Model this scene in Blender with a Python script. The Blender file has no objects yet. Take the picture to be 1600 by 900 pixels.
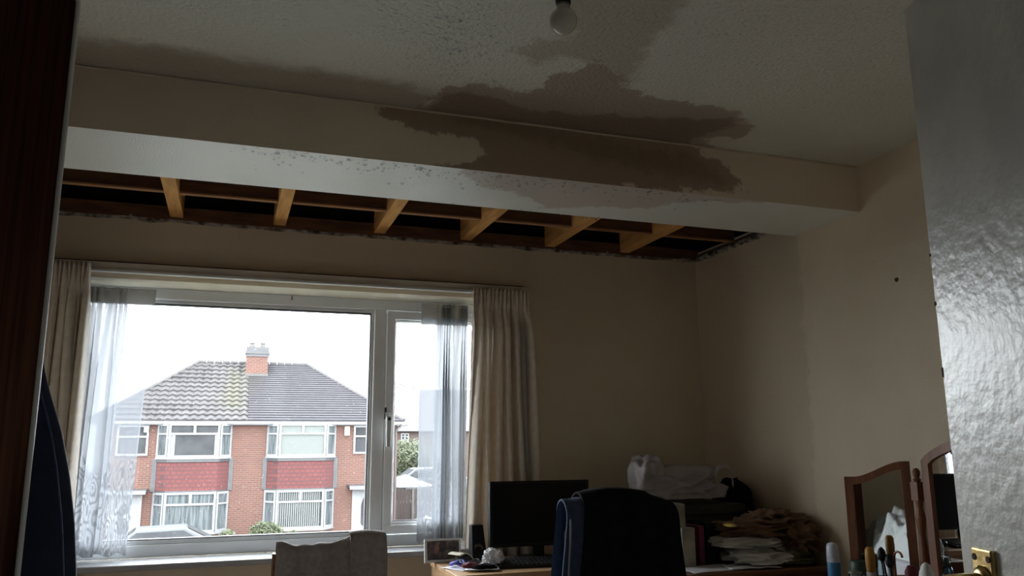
import bpy, bmesh, math, random
import numpy as np
from mathutils import Vector, Matrix, noise
random.seed(7)
PI = math.pi
S = bpy.context.scene
COL = S.collection

# ---------------------------------------------------------------- camera, sky, exposure
F_PX, PITCH, YAW, ROLL = 1250.0, .1906, .3318, -.005
CAM = Vector((0, 0, 1.35))
_fw = Vector((math.sin(YAW)*math.cos(PITCH), math.cos(YAW)*math.cos(PITCH), math.sin(PITCH)))
_r0 = Vector((math.cos(YAW), -math.sin(YAW), 0)); _u0 = _r0.cross(_fw)
_rt = _r0*math.cos(ROLL) + _u0*math.sin(ROLL); _up = -_r0*math.sin(ROLL) + _u0*math.cos(ROLL)
cd = bpy.data.cameras.new('camera'); cam = bpy.data.objects.new('camera', cd); COL.objects.link(cam)
cd.sensor_width = 36; cd.lens = 36*F_PX/1600; cd.clip_start = .02; cd.clip_end = 400
cam.matrix_world = Matrix(((_rt.x, _up.x, -_fw.x, 0), (_rt.y, _up.y, -_fw.y, 0), (_rt.z, _up.z, -_fw.z, 1.35), (0, 0, 0, 1)))
S.camera = cam

SKY = 5.0
W = bpy.data.worlds.new('overcast_sky'); S.world = W; W.use_nodes = True
W.node_tree.nodes['Background'].inputs[0].default_value = (.93, .97, 1, 1)
W.node_tree.nodes['Background'].inputs[1].default_value = SKY
S.view_settings.view_transform = 'Standard'; S.view_settings.look = 'None'
S.view_settings.gamma = 1; S.view_settings.exposure = 2.1; S.view_settings.use_curve_mapping = False

S.cycles.max_bounces = 24; S.cycles.diffuse_bounces = 16; S.cycles.glossy_bounces = 6; S.cycles.transparent_max_bounces = 24
pl = bpy.data.lights.new('window_portal', 'AREA'); pl.shape = 'RECTANGLE'; pl.size = 2.12; pl.size_y = 1.24
pl.cycles.is_portal = True
plo = bpy.data.objects.new('window_portal', pl); COL.objects.link(plo)
plo.location = (.28, 4.30, 1.465); plo.rotation_euler = (-PI/2, 0, 0)

def at(x, y, **k):
    """where the sight line through a spot of the photograph meets a plane X=, Y= or Z="""
    d = _rt*(x-800)/F_PX + _up*(450-y)/F_PX + _fw
    a, v = list(k.items())[0]; i = 'XYZ'.index(a)
    return CAM + d*((v-CAM[i])/d[i])

# ---------------------------------------------------------------- materials
def col4(c): return (c[0], c[1], c[2], 1)
def srgb(r, g, b):
    f = lambda v: (v/255/12.92) if v <= 10 else ((v/255+.055)/1.055)**2.4
    return (f(r), f(g), f(b))
def nd(nt, t, **k):
    n = nt.nodes.new(t)
    for a, v in k.items(): setattr(n, a, v)
    return n
def mat(name, c, rough=.7, c2=None, scale=8, spec=.5, bump=0, bscale=40, metal=0, sheen=0, trans=0, stretch=None, coat=0):
    m = bpy.data.materials.new(name); m.use_nodes = True; nt = m.node_tree; b = nt.nodes['Principled BSDF']
    b.inputs['Roughness'].default_value = rough; b.inputs['Metallic'].default_value = metal
    b.inputs['Specular IOR Level'].default_value = spec
    if sheen: b.inputs['Sheen Weight'].default_value = sheen
    if coat: b.inputs['Coat Weight'].default_value = coat
    tc = nd(nt, 'ShaderNodeTexCoord'); mp = nd(nt, 'ShaderNodeMapping'); nt.links.new(tc.outputs['Object'], mp.inputs[0])
    if stretch: mp.inputs['Scale'].default_value = stretch
    nz = nd(nt, 'ShaderNodeTexNoise'); nz.inputs['Scale'].default_value = scale; nz.inputs['Detail'].default_value = 5
    nt.links.new(mp.outputs[0], nz.inputs['Vector'])
    mx = nd(nt, 'ShaderNodeMix', data_type='RGBA')
    rp = nd(nt, 'ShaderNodeMapRange'); rp.inputs[1].default_value = .35; rp.inputs[2].default_value = .65
    nt.links.new(nz.outputs[0], rp.inputs[0]); nt.links.new(rp.outputs[0], mx.inputs[0])
    mx.inputs[6].default_value = col4(c); mx.inputs[7].default_value = col4(c2 or tuple(v*.85 for v in c))
    nt.links.new(mx.outputs[2], b.inputs['Base Color'])
    if bump:
        n2 = nd(nt, 'ShaderNodeTexNoise'); n2.inputs['Scale'].default_value = bscale; n2.inputs['Detail'].default_value = 4
        nt.links.new(mp.outputs[0], n2.inputs['Vector'])
        bp = nd(nt, 'ShaderNodeBump'); bp.inputs['Strength'].default_value = bump; bp.inputs['Distance'].default_value = .01
        nt.links.new(n2.outputs[0], bp.inputs['Height']); nt.links.new(bp.outputs[0], b.inputs['Normal'])
    if trans:
        out = nt.nodes['Material Output']; t = nd(nt, 'ShaderNodeBsdfTranslucent'); ms = nd(nt, 'ShaderNodeMixShader')
        nt.links.new(mx.outputs[2], t.inputs[0]); ms.inputs[0].default_value = trans
        nt.links.new(b.outputs[0], ms.inputs[1]); nt.links.new(t.outputs[0], ms.inputs[2]); nt.links.new(ms.outputs[0], out.inputs[0])
    return m

def plaster(name, c, c2, stains=(), rough=.85, spec=.3, bump=.25, bscale=120, flecks=False, gloss=None):
    """painted plaster; each stain is (attribute, colour, softness, amount): a vertex distance field broken up by noise"""
    m = mat(name, c, rough, c2, scale=2.5, spec=spec, bump=bump, bscale=bscale)
    nt = m.node_tree; b = nt.nodes['Principled BSDF']
    cur = b.inputs['Base Color'].links[0].from_socket
    tc = nd(nt, 'ShaderNodeTexCoord')
    big = nd(nt, 'ShaderNodeTexNoise'); big.inputs['Scale'].default_value = 14; big.inputs['Detail'].default_value = 8; big.inputs['Roughness'].default_value = .65
    nt.links.new(tc.outputs['Object'], big.inputs['Vector'])
    for attr, cc, soft, amt in stains:
        a = nd(nt, 'ShaderNodeAttribute', attribute_name=attr)
        w = nd(nt, 'ShaderNodeMath', operation='MULTIPLY_ADD'); w.inputs[1].default_value = .16; w.inputs[2].default_value = -.08
        nt.links.new(big.outputs[0], w.inputs[0])
        ad = nd(nt, 'ShaderNodeMath', operation='ADD'); nt.links.new(a.outputs['Fac'], ad.inputs[0]); nt.links.new(w.outputs[0], ad.inputs[1])
        r = nd(nt, 'ShaderNodeMapRange', interpolation_type='SMOOTHSTEP'); r.inputs[1].default_value = -soft; r.inputs[2].default_value = soft
        r.inputs[4].default_value = amt
        nt.links.new(ad.outputs[0], r.inputs[0])
        mx = nd(nt, 'ShaderNodeMix', data_type='RGBA'); nt.links.new(r.outputs[0], mx.inputs[0])
        nt.links.new(cur, mx.inputs[6]); mx.inputs[7].default_value = col4(cc); cur = mx.outputs[2]
    nt.links.new(cur, b.inputs['Base Color'])
    if flecks:
        # stippled, water-blistered textured coating
        bp = b.inputs['Normal'].links[0].from_node
        mp = nd(nt, 'ShaderNodeMapping'); mp.inputs['Scale'].default_value = (1, 1.9, 1); nt.links.new(tc.outputs['Object'], mp.inputs[0])
        v = nd(nt, 'ShaderNodeTexNoise'); v.inputs['Scale'].default_value = 48; v.inputs['Detail'].default_value = 2
        nt.links.new(mp.outputs[0], v.inputs['Vector'])
        r = nd(nt, 'ShaderNodeMapRange'); r.inputs[1].default_value = .60; r.inputs[2].default_value = .70
        nt.links.new(v.outputs[0], r.inputs[0])
        a = nd(nt, 'ShaderNodeAttribute', attribute_name='flake')
        ml = nd(nt, 'ShaderNodeMath', operation='MULTIPLY'); nt.links.new(r.outputs[0], ml.inputs[0]); nt.links.new(a.outputs['Fac'], ml.inputs[1])
        b2 = nd(nt, 'ShaderNodeBump'); b2.inputs['Strength'].default_value = .9; b2.inputs['Distance'].default_value = .006
        nt.links.new(ml.outputs[0], b2.inputs['Height']); nt.links.new(bp.outputs[0], b2.inputs['Normal']); nt.links.new(b2.outputs[0], b.inputs['Normal'])
    return m

def brick(name, c1, c2, mortar, bw=.225, bh=.075, yz=False, ms=.012):
    m = bpy.data.materials.new(name); m.use_nodes = True; nt = m.node_tree; b = nt.nodes['Principled BSDF']; b.inputs['Roughness'].default_value = .9
    tc = nd(nt, 'ShaderNodeTexCoord'); sp = nd(nt, 'ShaderNodeSeparateXYZ'); cb = nd(nt, 'ShaderNodeCombineXYZ')
    nt.links.new(tc.outputs['Object'], sp.inputs[0])
    ad = nd(nt, 'ShaderNodeMath', operation='ADD'); nt.links.new(sp.outputs[0], ad.inputs[0]); nt.links.new(sp.outputs[1], ad.inputs[1])
    nt.links.new(ad.outputs[0], cb.inputs[0]); nt.links.new(sp.outputs[2], cb.inputs[1])
    t = nd(nt, 'ShaderNodeTexBrick'); t.inputs['Scale'].default_value = 1; t.inputs['Brick Width'].default_value = bw; t.inputs['Row Height'].default_value = bh
    t.inputs['Mortar Size'].default_value = ms; t.inputs['Color1'].default_value = col4(c1); t.inputs['Color2'].default_value = col4(c2); t.inputs['Mortar'].default_value = col4(mortar)
    nt.links.new(cb.outputs[0], t.inputs['Vector'])
    nz = nd(nt, 'ShaderNodeTexNoise'); nz.inputs['Scale'].default_value = 1.2; nz.inputs['Detail'].default_value = 6; nt.links.new(tc.outputs['Object'], nz.inputs['Vector'])
    mx = nd(nt, 'ShaderNodeMix', data_type='RGBA', blend_type='MULTIPLY'); mx.inputs[0].default_value = .5
    r = nd(nt, 'ShaderNodeMapRange'); r.inputs[3].default_value = .5; r.inputs[4].default_value = 1.3; nt.links.new(nz.outputs[0], r.inputs[0])
    nt.links.new(t.outputs[0], mx.inputs[6]); nt.links.new(r.outputs[0], mx.inputs[7]); nt.links.new(mx.outputs[2], b.inputs['Base Color'])
    return m

def thin_glass(name, rough=.0, tint=(1, 1, 1), refl=1.0):
    m = bpy.data.materials.new(name); m.use_nodes = True; nt = m.node_tree; nt.nodes.remove(nt.nodes['Principled BSDF'])
    o = nt.nodes['Material Output']; t = nd(nt, 'ShaderNodeBsdfTransparent'); t.inputs[0].default_value = col4(tint)
    g = nd(nt, 'ShaderNodeBsdfGlossy'); g.inputs['Roughness'].default_value = rough
    fr = nd(nt, 'ShaderNodeFresnel'); fr.inputs[0].default_value = 1.35; ms = nd(nt, 'ShaderNodeMixShader')
    mu = nd(nt, 'ShaderNodeMath', operation='MULTIPLY'); mu.inputs[1].default_value = refl
    nt.links.new(fr.outputs[0], mu.inputs[0]); nt.links.new(mu.outputs[0], ms.inputs[0])
    nt.links.new(t.outputs[0], ms.inputs[1]); nt.links.new(g.outputs[0], ms.inputs[2]); nt.links.new(ms.outputs[0], o.inputs[0])
    return m

NETD = (.62, .64, .66); NETT = (.20, .215, .24)
def net_material(name, lace=True):
    """fine white mesh; 'open' tells how open the weave hangs (single flat layer or many gathered layers)"""
    m = bpy.data.materials.new(name); m.use_nodes = True; nt = m.node_tree; nt.nodes.remove(nt.nodes['Principled BSDF'])
    o = nt.nodes['Material Output']
    tr = nd(nt, 'ShaderNodeBsdfTransparent'); df = nd(nt, 'ShaderNodeBsdfDiffuse'); tl = nd(nt, 'ShaderNodeBsdfTranslucent')
    df.inputs[0].default_value = col4(NETD); tl.inputs[0].default_value = col4(NETT)
    m1 = nd(nt, 'ShaderNodeMixShader'); m1.inputs[0].default_value = .5; nt.links.new(df.outputs[0], m1.inputs[1]); nt.links.new(tl.outputs[0], m1.inputs[2])
    m2 = nd(nt, 'ShaderNodeMixShader'); nt.links.new(m1.outputs[0], m2.inputs[1]); nt.links.new(tr.outputs[0], m2.inputs[2]); nt.links.new(m2.outputs[0], o.inputs[0])
    f = nd(nt, 'ShaderNodeAttribute', attribute_name='open')
    last = f.outputs['Fac']
    if lace:
        uv = nd(nt, 'ShaderNodeUVMap'); uv.uv_map = 'UVMap'
        nz = nd(nt, 'ShaderNodeTexNoise'); nz.inputs['Scale'].default_value = 6; nt.links.new(uv.outputs[0], nz.inputs['Vector'])
        vm = nd(nt, 'ShaderNodeMix', data_type='RGBA'); vm.inputs[0].default_value = .10; nt.links.new(uv.outputs[0], vm.inputs[6]); nt.links.new(nz.outputs['Color'], vm.inputs[7])
        vo = nd(nt, 'ShaderNodeTexVoronoi', feature='F1'); vo.inputs['Scale'].default_value = 9; nt.links.new(vm.outputs[2], vo.inputs['Vector'])
        sn = nd(nt, 'ShaderNodeMath', operation='MULTIPLY'); sn.inputs[1].default_value = 34; nt.links.new(vo.outputs['Distance'], sn.inputs[0])
        s2 = nd(nt, 'ShaderNodeMath', operation='SINE'); nt.links.new(sn.outputs[0], s2.inputs[0])
        r = nd(nt, 'ShaderNodeMapRange'); r.inputs[1].default_value = .2; r.inputs[2].default_value = .6; nt.links.new(s2.outputs[0], r.inputs[0])
        sp = nd(nt, 'ShaderNodeSeparateXYZ'); nt.links.new(uv.outputs[0], sp.inputs[0])
        n3 = nd(nt, 'ShaderNodeTexNoise'); n3.inputs['Scale'].default_value = 7; nt.links.new(uv.outputs[0], n3.inputs['Vector'])
        hh = nd(nt, 'ShaderNodeMath', operation='MULTIPLY_ADD'); hh.inputs[1].default_value = .25; nt.links.new(n3.outputs[0], hh.inputs[0]); nt.links.new(sp.outputs[1], hh.inputs[2])
        lim = nd(nt, 'ShaderNodeMapRange'); lim.inputs[1].default_value = .42; lim.inputs[2].default_value = .47; lim.inputs[3].default_value = 1; lim.inputs[4].default_value = 0
        nt.links.new(hh.outputs[0], lim.inputs[0])
        ml = nd(nt, 'ShaderNodeMath', operation='MULTIPLY'); nt.links.new(r.outputs[0], ml.inputs[0]); nt.links.new(lim.outputs[0], ml.inputs[1])
        k = nd(nt, 'ShaderNodeMath', operation='MULTIPLY_ADD'); k.inputs[1].default_value = -.9; k.inputs[2].default_value = 1; nt.links.new(ml.outputs[0], k.inputs[0])
        q = nd(nt, 'ShaderNodeMath', operation='MULTIPLY'); nt.links.new(last, q.inputs[0]); nt.links.new(k.outputs[0], q.inputs[1]); last = q.outputs[0]
        # the embroidered motif is a denser, greyer thread
        cm = nd(nt, 'ShaderNodeMix', data_type='RGBA'); nt.links.new(ml.outputs[0], cm.inputs[0]); cm.inputs[6].default_value = col4(NETT); cm.inputs[7].default_value = (.12, .13, .145, 1)
        nt.links.new(cm.outputs[2], tl.inputs[0])
    nt.links.new(last, m2.inputs[0])
    return m

M = {}
WALLC = (.72, .63, .49); WALLC2 = (.67, .58, .44)
M['wall'] = plaster('cream_wall_paint', WALLC, WALLC2, rough=.8, bump=.3, bscale=160)
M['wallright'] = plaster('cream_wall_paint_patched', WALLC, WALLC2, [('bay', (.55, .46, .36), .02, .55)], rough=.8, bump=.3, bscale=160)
M['filler'] = mat('filler_bead', (.62, .55, .46), .8)
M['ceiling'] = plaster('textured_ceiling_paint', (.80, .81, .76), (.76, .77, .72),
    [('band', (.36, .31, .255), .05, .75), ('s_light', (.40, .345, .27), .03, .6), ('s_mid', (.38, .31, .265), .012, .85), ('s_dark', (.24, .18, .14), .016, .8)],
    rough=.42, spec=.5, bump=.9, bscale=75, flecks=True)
M['beamface'] = plaster('beam_face_paint', (.74, .66, .55), (.69, .61, .50), [('s_mid', (.34, .265, .20), .008, .9), ('s_dark', (.24, .18, .13), .03, .6)], rough=.85, spec=.15, bump=.3, bscale=140)
M['soffit'] = plaster('gloss_soffit_paint', (.88, .90, .87), (.84, .86, .83), [('s_mid', (.62, .55, .51), .010, .9)], rough=.30, spec=.7, bump=.22, bscale=160)
M['white_pvc'] = mat('white_window_plastic', (.86, .89, .90), .35, (.82, .85, .86))
M['white_gloss'] = mat('white_gloss_paint', (.72, .74, .75), .4, (.66, .68, .69))
M['sill'] = mat('sill_paint', (.36, .375, .40), .4)
M['door'] = mat('bumpy_gloss_door_paint', (.72, .72, .66), .30, (.57, .57, .53), spec=.6, bump=.13, bscale=55)
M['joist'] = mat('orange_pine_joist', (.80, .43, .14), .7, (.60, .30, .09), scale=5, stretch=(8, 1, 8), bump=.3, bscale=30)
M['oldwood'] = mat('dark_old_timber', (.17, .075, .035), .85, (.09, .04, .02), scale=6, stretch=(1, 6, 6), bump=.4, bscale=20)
M['lit_edge_paint'] = mat('lit_pine_noggin', (.42, .22, .10), .8, (.30, .15, .07), scale=6, stretch=(1, 6, 6))
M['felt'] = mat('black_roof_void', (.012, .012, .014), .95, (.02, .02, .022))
M['torn'] = mat('torn_plasterboard', (.50, .46, .40), .95, (.05, .04, .03), scale=24, bump=.8, bscale=40)
M['soot_and_shade'] = mat('dark_gap_dirt_and_shade', (.05, .038, .028), .95, (.12, .09, .07), scale=20)
M['floor'] = mat('brown_carpet', (.42, .36, .29), .95, (.34, .29, .23), scale=30, bump=.6, bscale=200)
M['wardrobe'] = mat('dark_mahogany_veneer', (.040, .016, .009), .75, (.020, .009, .006), scale=4, stretch=(6, 6, .6), spec=0)
M['creamlining'] = mat('cream_lining_paint', (.88, .86, .74), .4)
M['railpaint'] = mat('rail_board_paint', (.74, .72, .66), .6, (.66, .64, .58))
M['curtain'] = mat('beige_curtain_cloth', (.84, .785, .70), .9, (.76, .70, .62), scale=30, bump=.2, bscale=300, trans=.11)
M['net'] = net_material('white_lace_net')
M['net_head'] = mat('net_heading_cloth', (.55, .54, .49), .9, (.35, .33, .29), scale=25, stretch=(5, 1, 1), trans=.2)
M['glass'] = thin_glass('window_glass', 0, (.97, .98, .985), .6)
M['black_rubber'] = mat('black_gasket', (.02, .02, .03), .6)
M['black_plastic'] = mat('black_plastic', (.008, .008, .010), .5, (.011, .011, .013), spec=.3)
M['screen'] = mat('black_screen', (.005, .005, .007), .3, (.006, .006, .008), spec=.15)
M['key'] = mat('dark_key_caps', (.03, .03, .033), .3, (.04, .04, .042))
M['desk'] = mat('beech_desk', (.62, .40, .22), .45, (.52, .33, .18), scale=4, stretch=(1, 8, 8))
M['brownwood'] = mat('red_brown_wood', (.22, .085, .035), .4, (.13, .05, .022), scale=5, stretch=(1, 7, 7), coat=.2)
M['mirrorwood'] = mat('mahogany_mirror_frame', (.24, .09, .038), .5, (.14, .052, .022), scale=8, stretch=(3, 3, .7), coat=.05)
M['mirror'] = mat('silvered_glass', (.86, .88, .88), .015, (.84, .86, .86), metal=1)
M['brass'] = mat('worn_brass', (.78, .60, .26), .28, (.55, .40, .16), scale=30, metal=1, bump=.1)
M['paper'] = mat('white_paper', (.78, .80, .85), .8, (.72, .74, .80))
M['tissue'] = mat('white_tissue', (.80, .80, .80), .9, (.74, .74, .75), trans=.15)
M['greycloth'] = mat('grey_brown_cloth', (.40, .36, .34), .95, (.32, .285, .27), scale=60, bump=.3, bscale=300)
M['navy'] = mat('navy_cloth', (.012, .018, .045), .9, (.018, .026, .06), scale=15, sheen=.15)
M['denim'] = mat('blue_denim', (.045, .075, .15), .9, (.028, .05, .105), scale=50, bump=.3, bscale=400)
M['denimseam'] = mat('pale_denim_seam', (.30, .34, .42), .9)
M['blackcloth'] = mat('black_cloth', (.006, .006, .008), .95, (.010, .010, .012), scale=30, spec=.1)
M['bag'] = mat('translucent_carrier_bag', (.52, .50, .51), .45, (.40, .37, .38), scale=9, trans=.2)
M['box'] = mat('dark_olive_box', (.045, .042, .032), .8, (.035, .032, .025))
M['browncloth'] = mat('brown_cloth', (.20, .115, .065), .95, (.13, .075, .045), scale=12, bump=.2, bscale=200)
M['whitecloth'] = mat('white_cloth', (.62, .62, .60), .9, (.54, .54, .52), scale=12)
M['olivecloth'] = mat('olive_cloth', (.19, .18, .12), .95, (.13, .12, .08), scale=12)
M['duvet'] = mat('white_duvet', (.75, .77, .76), .9, (.66, .70, .70), scale=6)
M['mattress'] = mat('pale_mattress', (.55, .55, .58), .9)
M['yellow'] = mat('yellow_plastic', (.55, .38, .06), .5)
M['pink'] = mat('dark_pink_card', (.20, .03, .09), .6)
M['magazine'] = mat('cream_magazine', (.42, .40, .34), .6, (.22, .22, .19), scale=14)
M['blueplastic'] = mat('blue_violet_strap', (.06, .06, .38), .5)
M['darkred'] = mat('dark_red_cloth', (.16, .02, .03), .7)
M['creamplastic'] = mat('cream_enamel', (.66, .62, .48), .4)
M['greyfab'] = mat('dark_grey_lining', (.06, .06, .055), .9)
M['canwhite'] = mat('white_blue_can', (.62, .65, .74), .35, (.50, .55, .68), scale=3)
M['canblue'] = mat('blue_label', (.05, .22, .42), .4)
M['jargreen'] = mat('dark_green_lid', (.05, .09, .06), .5)
M['clearplastic'] = thin_glass('clear_plastic', .1, (.72, .82, .86), 1.0)
M['amber'] = mat('amber_cap', (.42, .22, .04), .5, (.30, .15, .03))
M['tubewhite'] = mat('grey_white_tube', (.48, .45, .45), .5, (.38, .34, .34), scale=40)
M['bulbglass'] = mat('white_bulb_glass', (.56, .57, .52), .18, (.54, .55, .50), spec=.6)
M['bulbbase'] = mat('dull_grey_bulb_collar', (.20, .19, .16), .5)
M['water'] = thin_glass('water_drop', .03, (.9, .93, .95), 1.6)
M['gown'] = M['navy']
OUT = .080   # exposure balance put into outdoor colours: darkened against the bright sky
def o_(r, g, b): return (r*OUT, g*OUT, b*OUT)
# outside
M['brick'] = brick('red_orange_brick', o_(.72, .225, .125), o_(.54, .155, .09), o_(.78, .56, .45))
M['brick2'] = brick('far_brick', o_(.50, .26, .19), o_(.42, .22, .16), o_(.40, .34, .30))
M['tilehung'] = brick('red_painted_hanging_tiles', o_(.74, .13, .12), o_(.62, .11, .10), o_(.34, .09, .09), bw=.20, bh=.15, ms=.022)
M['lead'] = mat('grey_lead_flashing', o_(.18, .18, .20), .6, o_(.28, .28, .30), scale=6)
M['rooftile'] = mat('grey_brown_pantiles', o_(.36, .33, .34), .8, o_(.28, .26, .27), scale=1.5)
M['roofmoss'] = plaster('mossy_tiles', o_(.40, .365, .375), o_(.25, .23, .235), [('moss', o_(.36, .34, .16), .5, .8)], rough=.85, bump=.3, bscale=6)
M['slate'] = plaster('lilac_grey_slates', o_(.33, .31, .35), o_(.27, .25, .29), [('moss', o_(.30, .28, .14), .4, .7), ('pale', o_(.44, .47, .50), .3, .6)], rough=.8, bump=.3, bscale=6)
M['gutter'] = mat('white_gutter', o_(1.5, 1.54, 1.58), .5)
M['blackgutter'] = mat('black_gutter_pipe', o_(.05, .05, .055), .5)
M['pot'] = mat('buff_chimney_pot', o_(.50, .45, .42), .8)
M['darkglass'] = mat('dark_house_glass', o_(.30, .31, .33), .4, o_(.42, .44, .46), scale=2, spec=.0)
M['netglass'] = mat('curtained_glass', o_(.85, .95, .98), .5, o_(.34, .39, .41), scale=3, stretch=(8, 1, .5), spec=.0)
M['blindglass'] = mat('blind_behind_glass', o_(1.0, 1.08, 1.02), .5, o_(.90, .98, .92), spec=.0)
M['slat'] = mat('vertical_blind_slats', o_(.85, .92, .86), .6)
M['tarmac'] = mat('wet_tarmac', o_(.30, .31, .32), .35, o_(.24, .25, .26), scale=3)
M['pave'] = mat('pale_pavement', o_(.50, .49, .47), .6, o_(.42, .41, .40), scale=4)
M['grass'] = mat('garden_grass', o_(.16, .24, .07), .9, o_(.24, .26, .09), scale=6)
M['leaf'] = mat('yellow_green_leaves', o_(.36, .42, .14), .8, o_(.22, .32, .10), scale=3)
M['leafpale'] = mat('pale_far_leaves', o_(.38, .42, .34), .9, o_(.30, .34, .27), scale=2)
M['bark'] = mat('grey_bark', o_(.22, .19, .16), .9)
M['fencewood'] = mat('brown_fence', o_(.20, .10, .07), .85, o_(.14, .07, .05), scale=4, stretch=(8, 1, 1))
M['canopy'] = mat('white_canopy', o_(1.8, 1.8, 1.8), .7)
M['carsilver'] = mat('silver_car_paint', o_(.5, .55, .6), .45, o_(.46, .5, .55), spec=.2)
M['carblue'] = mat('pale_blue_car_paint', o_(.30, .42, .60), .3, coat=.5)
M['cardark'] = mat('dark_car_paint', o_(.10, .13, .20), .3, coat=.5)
M['tyre'] = mat('tyre_rubber', o_(.02, .02, .02), .8)

# ---------------------------------------------------------------- building helpers
def tag(o, label=None, cat=None, group=None, kind=None):
    if label: o['label'] = label
    if cat: o['category'] = cat
    if group: o['group'] = group
    if kind: o['kind'] = kind
    return o
def empty(name, loc, label=None, cat=None, group=None, kind=None):
    o = bpy.data.objects.new(name, None); COL.objects.link(o); o.location = loc; o.empty_display_size = .1
    return tag(o, label, cat, group, kind)
ORG = {}
class MB:
    def __init__(s, mx=None): s.v = []; s.f = []; s.mx = mx
    def add(s, vs, fs):
        n = len(s.v)
        if s.mx is not None: vs = [s.mx @ Vector(p) for p in vs]
        s.v += [tuple(p) for p in vs]; s.f += [tuple(i+n for i in f) for f in fs]; return s
    def box(s, x0, x1, y0, y1, z0, z1):
        return s.add([(x0,y0,z0),(x1,y0,z0),(x1,y1,z0),(x0,y1,z0),(x0,y0,z1),(x1,y0,z1),(x1,y1,z1),(x0,y1,z1)],
            [(0,3,2,1),(4,5,6,7),(0,1,5,4),(1,2,6,5),(2,3,7,6),(3,0,4,7)])
    def prism(s, poly, ax, a, b):
        n = len(poly)
        def P(p, t): return {'X': (t, p[0], p[1]), 'Y': (p[0], t, p[1]), 'Z': (p[0], p[1], t)}[ax]
        return s.add([P(p, a) for p in poly]+[P(p, b) for p in poly],
            [tuple(range(n))[::-1], tuple(range(n, 2*n))]+[(i, (i+1) % n, n+(i+1) % n, n+i) for i in range(n)])
    def tube(s, pts, r, n=10, cap=True):
        pts = [Vector(p) for p in pts]; rs = r if isinstance(r, (list, tuple)) else [r]*len(pts)
        vs = []; fs = []
        up = None
        for i, p in enumerate(pts):
            d = (pts[min(i+1, len(pts)-1)]-pts[max(i-1, 0)]).normalized()
            if up is None or abs(up.dot(d)) > .98: up = Vector((0, 0, 1)) if abs(d.z) < .9 else Vector((1, 0, 0))
            a = d.cross(up).normalized(); b = a.cross(d).normalized(); up = b
            for k in range(n):
                t = 2*PI*k/n; vs.append(p+(a*math.cos(t)+b*math.sin(t))*rs[i])
        for i in range(len(pts)-1):
            for k in range(n):
                fs.append((i*n+k, i*n+(k+1) % n, (i+1)*n+(k+1) % n, (i+1)*n+k))
        if cap: fs += [tuple(range(n))[::-1], tuple(range((len(pts)-1)*n, len(pts)*n))]
        return s.add(vs, fs)
    def lathe(s, prof, c, n=24, ax='Z'):
        vs = []; fs = []
        for r, h in prof:
            for k in range(n):
                t = 2*PI*k/n; a, b = r*math.cos(t), r*math.sin(t)
                q = {'Z': (a, b, h), 'X': (h, a, b), 'Y': (b, h, a)}[ax]
                vs.append((c[0]+q[0], c[1]+q[1], c[2]+q[2]))
        for i in range(len(prof)-1):
            for k in range(n): fs.append((i*n+k, i*n+(k+1) % n, (i+1)*n+(k+1) % n, (i+1)*n+k))
        fs += [tuple(range(n))[::-1], tuple(range((len(prof)-1)*n, len(prof)*n))]
        return s.add(vs, fs)
    def grid(s, fn, nu, nv):
        vs = [fn(i/nu, j/nv) for j in range(nv+1) for i in range(nu+1)]
        return s.add(vs, [(j*(nu+1)+i, j*(nu+1)+i+1, (j+1)*(nu+1)+i+1, (j+1)*(nu+1)+i) for j in range(nv) for i in range(nu)])
    def blob(s, c, size, seed=0, amp=.25, freq=2.0, sub=4, sq=2.0, flat=True, fold=(1, 1, 1)):
        bm = bmesh.new(); bmesh.ops.create_icosphere(bm, subdivisions=sub, radius=1)
        vs = []
        for v in bm.verts:
            d = v.co.normalized(); k = (abs(d.x)**sq+abs(d.y)**sq+abs(d.z)**sq)**(-1/sq); p = d*k
            q = Vector((d.x*fold[0], d.y*fold[1], d.z*fold[2]))*freq+Vector((seed*7.3, seed*3.1, seed))
            n = 0; a = 1
            for o in range(3): n += a*(1-2*abs(noise.noise(q))*1.6); q = q*1.9; a *= .38
            p = p*(1+amp*(n-.9)*.6)
            if flat and p.z < -.45: p.z = -.45+(p.z+.45)*.15
            vs.append((c[0]+p.x*size[0], c[1]+p.y*size[1], c[2]+p.z*size[2]))
        fs = [tuple(v.index for v in f.verts) for f in bm.faces]; bm.free()
        return s.add(vs, fs)
    def build(s, name, m, parent=None, smooth=False, bevel=0, solid=0, subsurf=0, label=None, cat=None, group=None, kind=None, uv=None, org=None):
        me = bpy.data.meshes.new(name); V = [Vector(p) for p in s.v]
        if parent is not None: o0 = ORG.get(parent.name) or Vector(parent.location)
        elif org is not None: o0 = Vector(org)
        else:
            mn = [min(p[i] for p in V) for i in range(3)]; mxx = [max(p[i] for p in V) for i in range(3)]
            o0 = Vector(((mn[0]+mxx[0])/2, (mn[1]+mxx[1])/2, mn[2]))
        me.from_pydata([p-o0 for p in V], [], s.f); me.update()
        bm = bmesh.new(); bm.from_mesh(me); bmesh.ops.recalc_face_normals(bm, faces=bm.faces); bm.to_mesh(me); bm.free()
        if uv:
            l = me.uv_layers.new(name='UVMap')
            for lp in me.loops: l.data[lp.index].uv = uv(V[lp.vertex_index], lp.vertex_index)
        me.materials.append(M[m] if isinstance(m, str) else m)
        o = bpy.data.objects.new(name, me); COL.objects.link(o)
        if parent is not None: o.parent = parent; ORG[o.name] = o0
        else: o.location = o0
        if smooth:
            for p in me.polygons: p.use_smooth = True
        if bevel:
            b = o.modifiers.new('bevel', 'BEVEL'); b.width = bevel; b.segments = 2; b.limit_method = 'ANGLE'
        if solid:
            b = o.modifiers.new('solid', 'SOLIDIFY'); b.thickness = solid; b.offset = 0
        if subsurf:
            b = o.modifiers.new('sub', 'SUBSURF'); b.levels = subsurf; b.render_levels = subsurf
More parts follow.
